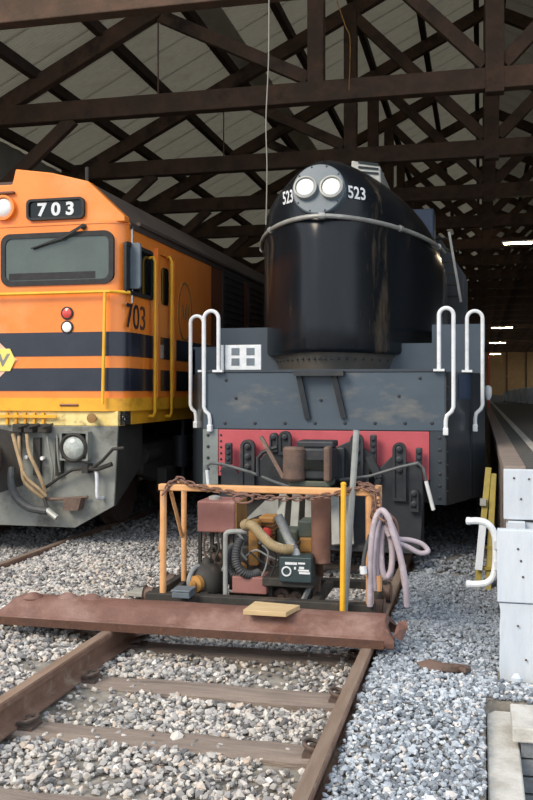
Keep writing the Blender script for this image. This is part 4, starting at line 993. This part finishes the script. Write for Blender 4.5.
mb = MB().add([at(393, 637, 5.4), at(402, 641, 5.45), at(408, 628, 5.55), at(406, 620, 5.62), at(398, 622, 5.6), at(399, 630, 5.45)], [(0, 1, 5), (5, 1, 2), (5, 2, 4), (4, 2, 3), (0, 5, 4)])
mb.build('torn_end', 'rust_steel', ss, smooth=0)
# plywood offcut on the sleeper
bd = MB(); c = [at(243, 612, 5.40), at(286, 616, 5.40), at(300, 603, 5.62), at(255, 599.5, 5.66)]
zz_ = .152
c = [Vector((p.x, p.y, zz_ + (.004 if i < 2 else .0))) for i, p in enumerate(c)]
bd.add(c + [p + Vector((0, 0, .03)) for p in c], [(3,2,1,0), (4,5,6,7), (0,1,5,4), (1,2,6,5), (2,3,7,6), (3,0,4,7)])
tag(bd.build('wooden_board', 'board_ply', smooth=0, bevel=.003), 'small square wooden board resting on the rusty steel sleeper', 'board')

# rail trolley: orange pipe frame on a dark chassis
FYT = 6.02; RYT = 6.42
TR = thing('rail_trolley', 'rail trolley with orange pipe frame carrying an engine', 'trolley', (-1.48, 6.6, 0))
DZ = .12
ch = MB()
for y in (6.02, 6.75): ch.box(-2.3, -.68, y-.04, y+.04, DZ-.06, DZ)
for x in (-2.26, -1.9, -1.1, -.72): ch.box(x-.03, x+.03, 6.02, 6.75, DZ-.06, DZ-.002)
ch.build('chassis', 'engine_dark', TR, smooth=0, bevel=.006)
for x in (-2.333, -.663):
    for y in (6.15, 6.62): MB().lathe([(.06, -.035), (.075, -.03), (.06, -.02), (.06, .035), (.02, .035)], (x, y, .062), (1 if x < -1.5 else -1, 0, 0), 16).build('wheel', 'rust_iron', TR)
def post(a, b, r=.021, n='post'): return MB().cyl(a, b, r, 10).build(n, 'orange_tube', TR)
TL = at(163.5, 489, FYT); BL = Vector((at(163, 600, FYT).x, FYT, DZ)); TR_ = at(369.5, 494, FYT); BR = Vector((at(370, 600, FYT).x, FYT, DZ))
ZB = (TL.z + TR_.z)/2
TL.z = TR_.z = ZB
post(BL, TL, .024); post(BR, TR_, .027)
RL = at(184, 489, RYT); RL.z = ZB; RR = Vector((TR_.x+.02, RYT, ZB))
post(Vector((RL.x, RYT, DZ)), RL); post(Vector((RR.x, RYT, DZ)), RR)
MB().box(TL.x-.03, TR_.x+.03, FYT-.03, FYT+.03, ZB-.01, ZB+.036).build('top_bar', 'orange_tube', TR, smooth=0, bevel=.008)
for a, b in ((TL, RL), (TR_, RR)): MB().bar(a, b, .045, .045).build('side_bar', 'orange_tube', TR, smooth=0, bevel=.006)
post(at(171, 492, FYT+.1), at(182, 536, RYT-.02), .014, 'brace'); post(TL + Vector((.0, .02, -.02)), at(160, 550, 6.25), .012, 'brace')
post(BR + Vector((0, .03, .4)), RR + Vector((0, -.02, -.05)), .014, 'brace')

# engine set on the trolley
EN = thing('engine_set', 'old engine driven air compressor with red tank and hoses', 'engine', (-1.5, 6.5, DZ))
def bxp(px0, px1, py0, py1, Y0_, Y1_, name, m, bevel=.01, parent=EN, **k):
    a = at(px0, py1, Y0_); b = at(px1, py0, Y0_)
    return MB().box(a.x, b.x, Y0_, Y1_, a.z, b.z).build(name, m, parent, smooth=0, bevel=bevel, **k)
ft = bxp(197, 235, 502, 532, 6.25, 6.55, 'fuel_tank', 'tank_red', .012)
a = at(235, 532, 6.25); b = at(235, 502, 6.25); MB().box(a.x, a.x+.012, 6.255, 6.545, a.z+.003, b.z-.003).build('tank_end', 'tank_ochre', ft, smooth=0)
p = at(214, 499, 6.36); MB().lathe([(.045, 0), (.045, .02), (.02, .028)], (p.x, 6.38, b.z), (0, 0, 1), 14).build('filler_cap', 'silver', ft)
for px in (200, 212, 224, 232):
    p = at(px, 532, 6.35); MB().box(p.x-.012, p.x+.012, 6.34, 6.365, DZ, a.z+.01).build('tank_leg', 'engine_dark', EN, smooth=0)
bxp(221, 231, 532, 560, 6.4, 6.5, 'filter_body', 'muffler', .01)
# compressor pot with fittings
pc_ = at(207, 580, 6.25); pot = MB().lathe([(.03, -.135), (.09, -.125), (.125, -.06), (.13, .0), (.12, .06), (.08, .11), (.04, .125), (.03, .16)], pc_, (0, 0, 1), 22).build('compressor_pot', 'engine_dark', EN)
MB().lathe([(.045, 0), (.06, .015), (.06, .05), (.03, .06), (.03, .08)], at(200, 583, 6.15), (-.5, -1, 0), 14).build('valve_cap', 'engine_ochre', pot)
MB().tube(spline([at(189, 588, 6.15), at(196, 587, 6.12), at(203, 586, 6.12)], 4), .025, 8).build('elbow', 'pipe_grey', pot)
MB().tube(spline([at(190, 592, 6.1), at(189, 580, 6.12), at(193, 570, 6.15), at(199, 566, 6.2)], 4), .018, 8).build('pipe', 'grey_rod', pot)
bxp(186, 218, 596, 603, 6.12, 6.4, 'pot_base', 'engine_dark', .01)
# bent grey pipe guard
MB().tube(spline([at(221, 603, 6.12), at(225, 598, 6.12), at(225.5, 580, 6.12), at(225.5, 540, 6.12), at(226.5, 533.5, 6.12), at(232, 531.5, 6.12), at(247, 531.5, 6.15)], 5), .018, 10).build('pipe_guard', 'pipe_grey', EN)
# engine block
bk = bxp(238, 306, 548, 590, 6.34, 6.72, 'engine_block', 'engine_dark', .02)
bxp(248, 258, 521, 566, 6.28, 6.4, 'cylinder_casing', 'engine_ochre', .015)
bxp(258, 274, 517, 545, 6.42, 6.6, 'cylinder_head', 'engine_ochre', .015)
for k in range(6): MB().box(at(258, 0, 6.4).x, at(274, 0, 6.4).x, 6.40, 6.62, at(262, 522 + 4*k, 6.42).z-.006, at(262, 522 + 4*k, 6.42).z).build('cooling_fin', 'rust_dark', EN, smooth=0)
MB().lathe([(.035, -.03), (.045, 0), (.035, .03)], at(266, 533.5, 6.35), (0, 1, 0), 12).build('red_cap', 'red_lens', EN)
bxp(276, 298, 530, 556, 6.45, 6.65, 'rocker_cover', 'teal_paint', .02)
bxp(298, 313, 521, 538, 6.32, 6.52, 'air_box', 'teal_paint', .015); bxp(299, 313, 538, 553, 6.3, 6.5, 'governor', 'engine_ochre', .015)
bxp(232, 266.5, 578, 593, 6.12, 6.35, 'tool_tray', 'tank_red', .008)
bxp(262, 314, 580, 586, 6.10, 6.5, 'bed_plate', 'engine_dark', .008)
for x in (240, 258): bxp(x, x+3, 592, 606, 6.2, 6.24, 'tray_leg', 'engine_dark', .003)
for px in (268, 306): bxp(px, px+4, 586, 608, 6.18, 6.24, 'bed_leg', 'engine_dark', .004)
for k, (px, py, r_) in enumerate(((283, 595, .06), (297, 597, .05), (272, 600, .045))):
    MB().lathe([(r_, 0), (r_, .05), (r_*.5, .06), (r_*.4, .08)], at(px, py, 6.3), (0, -1, 0), 14).build('pulley', 'rust_iron', EN)
MB().bar(at(300, 607, 6.12), at(311, 584, 6.2), .02, .03).build('stay', 'grey_rod', EN, smooth=0)
bxp(313, 320, 562, 604, 6.3, 6.34, 'stand_post', 'rust_iron', .004)
bxp(228, 312, 556, 602, 6.5, 6.78, 'crankcase', 'engine_dark', .03)
for px, py, r_, m_ in ((214, 548, .03, 'engine_dark'), (218, 556, .04, 'rust_iron'), (243, 566, .035, 'engine_ochre'), (270, 560, .04, 'rust_iron'), (262, 540, .03, 'grey_rod'), (290, 590, .05, 'engine_dark')):
    MB().lathe([(r_*.4, -.07), (r_*.5, -.03), (r_, -.025), (r_, .02), (r_*.7, .03), (r_*.5, .1)], at(px, py, 6.36), (0, 1, .1), 12).build('fitting', m_, EN)
for k, P_ in enumerate(([(205, 533), (204, 548), (207, 560), (206, 568)], [(216, 533), (219, 548), (215, 560), (222, 570)], [(228, 560), (222, 572), (224, 588), (236, 592)], [(262, 586), (268, 594), (280, 602), (296, 600)], [(275, 588), (285, 585), (300, 592), (309, 600)], [(238, 533), (243, 541), (241, 552), (247, 560)], [(300, 541), (296, 546), (300, 553), (306, 556)])):
    MB().tube(spline([at(px, py, 6.3 - .02*(k % 3)) for px, py in P_], 6), .010, 6).build('pipe_run', ('rust_iron', 'engine_dark', 'grey_rod')[k % 3], EN)
# control box with ring dial and white lettering bars
cb = bxp(279, 311.5, 558, 582, 6.06, 6.22, 'control_box', 'panel_teal', .008)
MB().prism([(at(281, 556, 6.06).x, at(281, 558, 6.06).z), (at(311.5, 558, 6.06).x, at(281, 558, 6.06).z), (at(310, 555, 6.06).x, at(310, 555.5, 6.1).z), (at(283, 555, 6.06).x, at(283, 555.5, 6.1).z)], 'y', 6.09, 6.2).build('box_lid', 'panel_teal', cb, smooth=0)
tp = [at(286.5, 571.5, 6.055) + Vector((.030*math.cos(2*math.pi*k/20), 0, .030*math.sin(2*math.pi*k/20))) for k in range(20)]
MB().tube(tp, .006, 6, closed=True).build('dial_ring', 'white_paint', cb)
for x0, x1, y0, y1 in ((285, 297, 562.5, 564.5), (298, 305, 562.8, 564.3), (299, 304, 567, 569), (298, 309, 570, 571.3), (299, 310, 572.5, 574), (294, 296, 567, 569.5)):
    a = at(x0, y1, 6.058); b = at(x1, y0, 6.058); MB().box(a.x, b.x, 6.0575, 6.061, a.z, b.z).build('lettering', 'white_paint', cb, smooth=0)
# muffler
mt_ = at(321, 498, 6.22); mbt = at(320, 563, 6.22)
mu = MB().lathe([(.058, mbt.z), (.066, mbt.z+.008), (.070, mt_.z-.01), (.072, mt_.z), (.06, mt_.z), (.058, mt_.z-.05)], (mt_.x, 6.22, 0), (0, 0, 1), 24).build('muffler', 'muffler', EN)
MB().cyl((mt_.x-.02, 6.3, mbt.z-.1), (mt_.x-.02, 6.25, mbt.z+.02), .025, 10).build('exhaust_pipe', 'rust_dark', mu)
# hoses of the engine
def ribbed(pts, r, m, name, amp=.12, pitch=.016, parent=EN, n=10):
    P_ = spline(pts, 10); out = [P_[0]]; acc = 0
    Ls = [0]
    for a, b in zip(P_, P_[1:]): Ls.append(Ls[-1] + (b-a).length)
    m_ = int(Ls[-1] / (pitch/3)); q = []; rad = []; j = 0
    for k in range(m_ + 1):
        d = Ls[-1]*k/m_
        while j < len(Ls)-2 and Ls[j+1] < d: j += 1
        t = (d - Ls[j]) / max(1e-6, Ls[j+1]-Ls[j]); q.append(P_[j].lerp(P_[j+1], t)); rad.append(r*(1 + amp*math.cos(2*math.pi*k/3)))
    return MB().tube(q, r, n, radii=rad).build(name, m, parent, smooth=70)
ribbed([at(247, 525, 6.12), at(253, 526, 6.10), at(262, 536, 6.08), at(272, 545, 6.07), at(283, 549, 6.08), at(292, 549.5, 6.12)], .036, 'hose_straw', 'air_hose', .05)
MB().lathe([(.032, -.03), (.042, 0), (.036, .04), (.02, .05)], at(247, 524.5, 6.12), (-.6, .6, -.2), 14).build('hose_cuff', 'hose_straw', EN)
ribbed([at(278, 516, 6.22), at(283, 526, 6.2), at(288, 538, 6.18), at(294, 550, 6.15)], .033, 'grey_rod', 'intake_hose', .03)
MB().lathe([(.03, 0), (.036, .02), (.036, .07), (.025, .085)], at(293.5, 549, 6.15), Vector((.35, -.1, -1)), 14).build('hose_clamp_cuff', 'hose_white', EN)
MB().lathe([(.037, -.006), (.037, .006)], at(291, 545, 6.155), Vector((.35, -.1, -1)), 14).build('clamp', 'chrome', EN)
ribbed([at(240, 540, 6.16), at(237, 548, 6.12), at(236, 560, 6.10), at(241, 571, 6.10), at(250, 575, 6.14), at(258, 573, 6.2)], .030, 'hose_black', 'ribbed_hose')
ribbed([at(233, 546, 6.24), at(229, 553, 6.18), at(228, 564, 6.16), at(231, 573, 6.16), at(238, 577, 6.18), at(246, 577, 6.22)], .028, 'hose_black', 'ribbed_hose')
for k, P_ in enumerate(([(246, 556), (256, 550), (268, 556), (278, 560)], [(250, 552), (262, 562), (272, 567), (279, 566)], [(262, 545), (268, 552), (266, 566), (262, 576)], [(272, 548), (276, 556), (274, 568), (270, 577)])):
    MB().tube(spline([at(px, py, 6.2 - .02*k) for px, py in P_], 6), .007, 6).build('fuel_line', 'rubber' if k % 2 else 'grey_rod', EN)
# small grey toolbox, small offcuts
tb_ = thing('tool_box', 'small blue-grey metal box beside the orange left post', 'box', (at(182, 598, 6.0).x, 6.0, DZ))
a = at(174.5, 602, 5.92); b = at(192, 591, 5.92)
MB().box(a.x, b.x, 5.86, 6.0, DZ+.002, b.z).build('body', 'box_grey', tb_, smooth=0, bevel=.006); MB().box(a.x-.004, b.x+.004, 5.855, 6.005, b.z, b.z+.015).build('lid', 'box_grey', tb_, smooth=0, bevel=.004)
MB().bar(at(176, 590, 5.93), at(184, 583, 6.15), .03, .03).build('handle', 'engine_dark', tb_, smooth=0)

# poles
yp = MB().cyl(Vector((at(342, 600, 5.88).x, 5.88, .0)), at(343.5, 484, 5.88), .017, 10)
yp = thing('yellow_pole', 'thin yellow pole standing in front of the orange frame', 'pole', (at(342, 600, 5.88).x, 5.88, 0))
MB().cyl(Vector((at(342, 600, 5.88).x, 5.88, -.13)), at(343.5, 485, 5.88), .0175, 10).build('shaft', 'yellow_rail', yp)
MB().lathe([(.019, 0), (.019, .012), (.01, .02)], at(343.5, 485, 5.88), (0, 0, 1), 10).build('cap', 'yellow_rail', yp)
gp_ = thing('steel_pipe', 'long grey steel pipe leaning against the orange frame', 'pipe', (at(346, 600, 5.86).x, 5.94, -.05))
p0 = at(342.5, 604, 5.93); p0.z = -.13; p1 = at(356.5, 430, 6.0)
MB().tube([p0, p0.lerp(p1, .5), p1], .021, 10).build('tube', 'pipe_grey', gp_); MB().lathe([(.022, -.004), (.015, -.003), (.014, -.02)], p1, p1-p0, 12).build('open_end', 'rubber', gp_)

# chain along the top bar
CH = thing('rusty_chain', 'rusty chain draped along the top bar of the orange frame', 'chain', (-1.5, FYT, ZB+.03))
def link_mesh():
    pts = []
    for k in range(12):
        a = 2*math.pi*k/12; pts.append((.024*math.cos(a) + (.012 if math.cos(a) > 0 else -.012), .016*math.sin(a), 0))
    return MB().tube(pts, .0062, 5, closed=True).mesh('chain_link', 'chain_rust', smooth=60)
lk = link_mesh()
def chain(path, pitch=.048):
    P_ = spline(path, 10); d = 0; j = 0; i = 0
    seg = [(a, b, (b-a).length) for a, b in zip(P_, P_[1:])]; tot = sum(q[2] for q in seg); s_ = 0; acc = 0
    for a, b, l_ in seg:
        while s_ <= acc + l_:
            t = (s_-acc)/max(l_, 1e-6); p = a.lerp(b, t); dr = (b-a).normalized()
            o = bpy.data.objects.new('chain_link', lk); COL.objects.link(o); o.parent = CH; o.location = p - wpos(CH)
            q = dr.to_track_quat('X', 'Z'); o.rotation_mode = 'QUATERNION'
            from mathutils import Quaternion
            o.rotation_quaternion = q @ Quaternion((1, 0, 0), R(90*(i % 2) + random.uniform(-18, 18))); i += 1; s_ += pitch
        acc += l_
fy = FYT - .045
chain([at(165, 491, fy), at(172, 482, fy+.02), at(180, 479, fy+.03), at(188, 483, fy), at(205, 488, fy-.005), at(222, 491, fy), at(238, 494, fy), at(255, 496.5, fy-.005), at(272, 498, fy), at(290, 498.5, fy), at(310, 497.5, fy), at(330, 495, fy), at(350, 491, fy), at(364, 487, fy), at(374, 490, fy-.01)])
chain([at(172, 484, fy+.03), at(179, 482, fy+.05), at(186, 487, fy+.05), at(196, 487, fy+.04)])
chain([at(350, 488, fy), at(360, 484, fy+.02), at(369, 486, fy+.01), at(377, 494, fy), at(379, 508, fy), at(377, 522, fy+.02)])
chain([at(366, 489, fy-.01), at(373, 493, fy-.02), at(374, 505, fy-.02), at(372, 517, fy-.01)])
rp = [at(243, 497.5, fy-.015) + Vector((.070*math.cos(2*math.pi*k/20), 0, .030*math.sin(2*math.pi*k/20) - .008)) for k in range(20)]
MB().tube(rp, .008, 6, closed=True).build('large_ring', 'chain_rust', CH)

# coil of lilac hose hanging from the right post
HC = thing('air_hose_coil', 'coil of pale lilac hose hanging on the right orange post', 'hose', (at(385, 600, 5.95).x, 5.95, .0))
def hs(pts, r=.021, name='hose_loop', m='hose_lilac'): return MB().tube(spline(pts, 7), r, 10).build(name, m, HC, smooth=60)
y = 5.93
hs([at(370, 606, y+.02), at(370, 580, y), at(371, 550, y-.02), at(374, 525, y-.02), at(380, 511, y-.02), at(387, 515, y-.04), at(393, 532, y-.05), at(400, 555, y-.05), at(405, 580, y-.04), at(407, 606, y)])
hs([at(374, 590, y+.03), at(373, 565, y), at(375, 540, y-.01), at(379, 520, y), at(383, 513, y+.02), at(390, 522, y+.02), at(397, 540, y+.02), at(401, 560, y+.03), at(405, 585, y+.03)])
hs([at(377, 575, y+.05), at(376, 550, y+.03), at(378, 528, y+.03), at(382, 516, y+.05), at(388, 528, y+.06), at(392, 550, y+.06), at(391, 570, y+.05), at(386, 577, y+.05), at(382, 568, y+.04), at(381, 545, y+.04), at(384, 527, y+.04), at(390, 536, y+.03)])
hs([at(389, 528, y), at(396, 538, y+.02), at(410, 540, y+.06), at(422, 544, y+.08), at(428, 551, y+.07), at(420, 553, y+.05), at(408, 547, y+.03), at(398, 543, y+.02)], .017)
hs([at(383, 514, y+.06), at(394, 520, y+.08), at(397, 535, y+.1), at(395, 560, y+.1)], .016, m='chain_rust')
tie_ = MB().tube([at(378, 517, y-.05), at(384, 521, y-.07), at(392, 520, y-.03), at(390, 514, y+.03)], .008, 6); tie_.build('tie_cord', 'chain_rust', HC)
MB().lathe([(.022, 0), (.024, .01), (.024, .05), (.014, .06)], at(363, 566, y-.03), (.1, 0, -1), 10).build('end_fitting', 'white_paint', HC)
hs([at(363, 567, y-.03), at(365, 552, y-.02), at(370, 535, y-.01)], .014, 'hose_tail', 'hose_black')

# plank and scrap lying about
pl = MB().bar((at(131, 586, 6.7).x, 6.72, -.055), (at(168, 586, 6.7).x, 6.66, -.05), .16, .035)
tag(pl.build('loose_plank', 'plank_grey', smooth=0, bevel=.006), 'short pale plank on the ballast behind the rusty sleeper', 'plank')
sp = [at(418, 653, 5.3), at(428, 650, 5.3), at(445, 651, 5.3), at(462, 651, 5.3), at(469, 653, 5.3)]
mb = MB(); rings = []
for k, (px, wd, ht) in enumerate(((418, .03, .02), (427, .07, .04), (440, .055, .04), (452, .035, .03), (460, .025, .025), (464, .035, .035), (469, .03, .03))):
    p = at(px, 652, 5.28); rings.append([(p.x + random.uniform(-.012, .012), 5.28 + .02*math.sin(k*2.1) + wd*math.cos(a)*random.uniform(.75, 1.25), -.05 + ht*.8*math.sin(a)*random.uniform(.7, 1.3)) for a in [2*math.pi*j/8 for j in range(8)]])
tag(MB().loft(rings).build('scrap_iron', 'rust_iron', smooth=30), 'rusty piece of scrap iron lying on the gravel right of the rail', 'scrap')
rk = MB().lathe([(.01, -.03), (.03, -.015), (.034, .005), (.015, .03)], at(517, 679, 5.26), (0, .2, 1), 7); tag(rk.build('white_rock', 'lime_white', smooth=0), 'white lump of rock at the foot of the board wall', 'rock')

# ================================================================ FAR THINGS
def lamp(Y, px0, px1, py, label):
    a = at(px0, py, Y); b = at(px1, py, Y); t = thing('tube_lamp', label, 'lamp', ((a.x+b.x)/2, Y, a.z), 'tube lamps under the trusses')
    MB().box(a.x, b.x, Y-.06, Y+.06, a.z+.03, a.z+.07).build('housing', 'white_paint', t, smooth=0)
    MB().cyl((a.x+.05, Y, a.z), (b.x-.05, Y, a.z), .018, 8).build('tube', 'tube_light', t)
    for x in (a.x+.15, b.x-.15): MB().cyl((x, Y, a.z+.07), (x, Y, TIE-.14), .008, 6).build('hanger', 'clip_iron', t)
lamp(Y0+BAY*4, 502, 548, 244, 'bright tube lamp hanging nearest, right of the truss posts')
lamp(Y0+BAY*14, 491, 513, 328, 'second tube lamp in the row above the platform')
lamp(Y0+BAY*19, 489, 506, 343, 'third tube lamp in the row above the platform')
lamp(Y0+BAY*24, 489.5, 501, 354, 'farthest tube lamp in the row near the plywood wall')
labs = ['white upright panel standing leftmost in the far platform row', 'second white panel from the left in the far platform row', 'third white panel in the far platform row', 'fourth white panel in the far platform row', 'fifth white panel in the far platform row', 'large nearest white panel at the right of the far platform row']
for k, (px0, px1, pt, Y) in enumerate(((503.5, 506.5, 391.5, 44), (507.5, 511.5, 390.5, 42), (512, 516.5, 389.5, 40), (517.5, 521.5, 388.5, 38.5), (522, 527, 388, 37), (528, 536, 387.5, 35.5))):
    a = at(px0, 400, Y); b = at(px1, pt, Y); t = thing('display_board', labs[k], 'board', ((a.x+b.x)/2, Y, PLZ-.01), 'white panels on the platform')
    MB().box(a.x, b.x, Y, Y+.03, PLZ+.03, b.z).build('sheet', 'lime_white', t, smooth=0, bevel=.01)
    for x in (a.x+.03, b.x-.03): MB().box(x-.015, x+.015, Y-.1, Y+.12, PLZ-.012, PLZ+.03).build('foot', 'clip_iron', t, smooth=0)
t = thing('timber_frame', 'pale timber frame standing before the plywood end wall', 'frame', (at(500, 385, 98).x, 98, PLZ-.012))
a = at(492, 385, 98); b = at(511, 385, 98); zt = at(500, 381, 98).z + .6
for x in (a.x, b.x): MB().box(x-.08, x+.08, 97.9, 98.1, PLZ-.012, zt).build('upright', 'plywood', t, smooth=0)
MB().box(a.x, b.x, 97.9, 98.1, zt-.2, zt).build('rail', 'plywood', t, smooth=0)
sg = thing('red_post', 'orange-red upright post beyond the engine beside the platform', 'post', (at(488.5, 365, 26).x, 26, PLZ-.012))
MB().box(at(487.5, 365, 26).x, at(490, 365, 26).x, 25.95, 26.05, PLZ-.012, at(488, 352, 26).z).build('shaft', 'orange_red', sg, smooth=0)
MB().box(at(487, 365, 26).x, at(490.5, 365, 26).x, 25.93, 26.07, PLZ-.012, PLZ+.03).build('base', 'clip_iron', sg, smooth=0)
# loose cable hanging from the roof
hc = MB().tube(spline([at(269, -12, 9.3), at(268.5, 60, 9.3), at(266, 120, 9.3), at(267, 170, 9.3), at(266, 225, 9.3)], 6), .007, 6)
tag(hc.build('hanging_cable', 'cable'), 'thin pale cable hanging from the roof beside the engine nose', 'cable')
hc = MB().tube(spline([at(335, -5, 12.7), at(345, 25, 12.7), at(350, 40, 12.7), at(349, 90, 12.75)], 5), .008, 6)
tag(hc.build('hanging_wire', 'engine_ochre'), 'short yellowish wire hanging from the truss above the engine', 'cable')
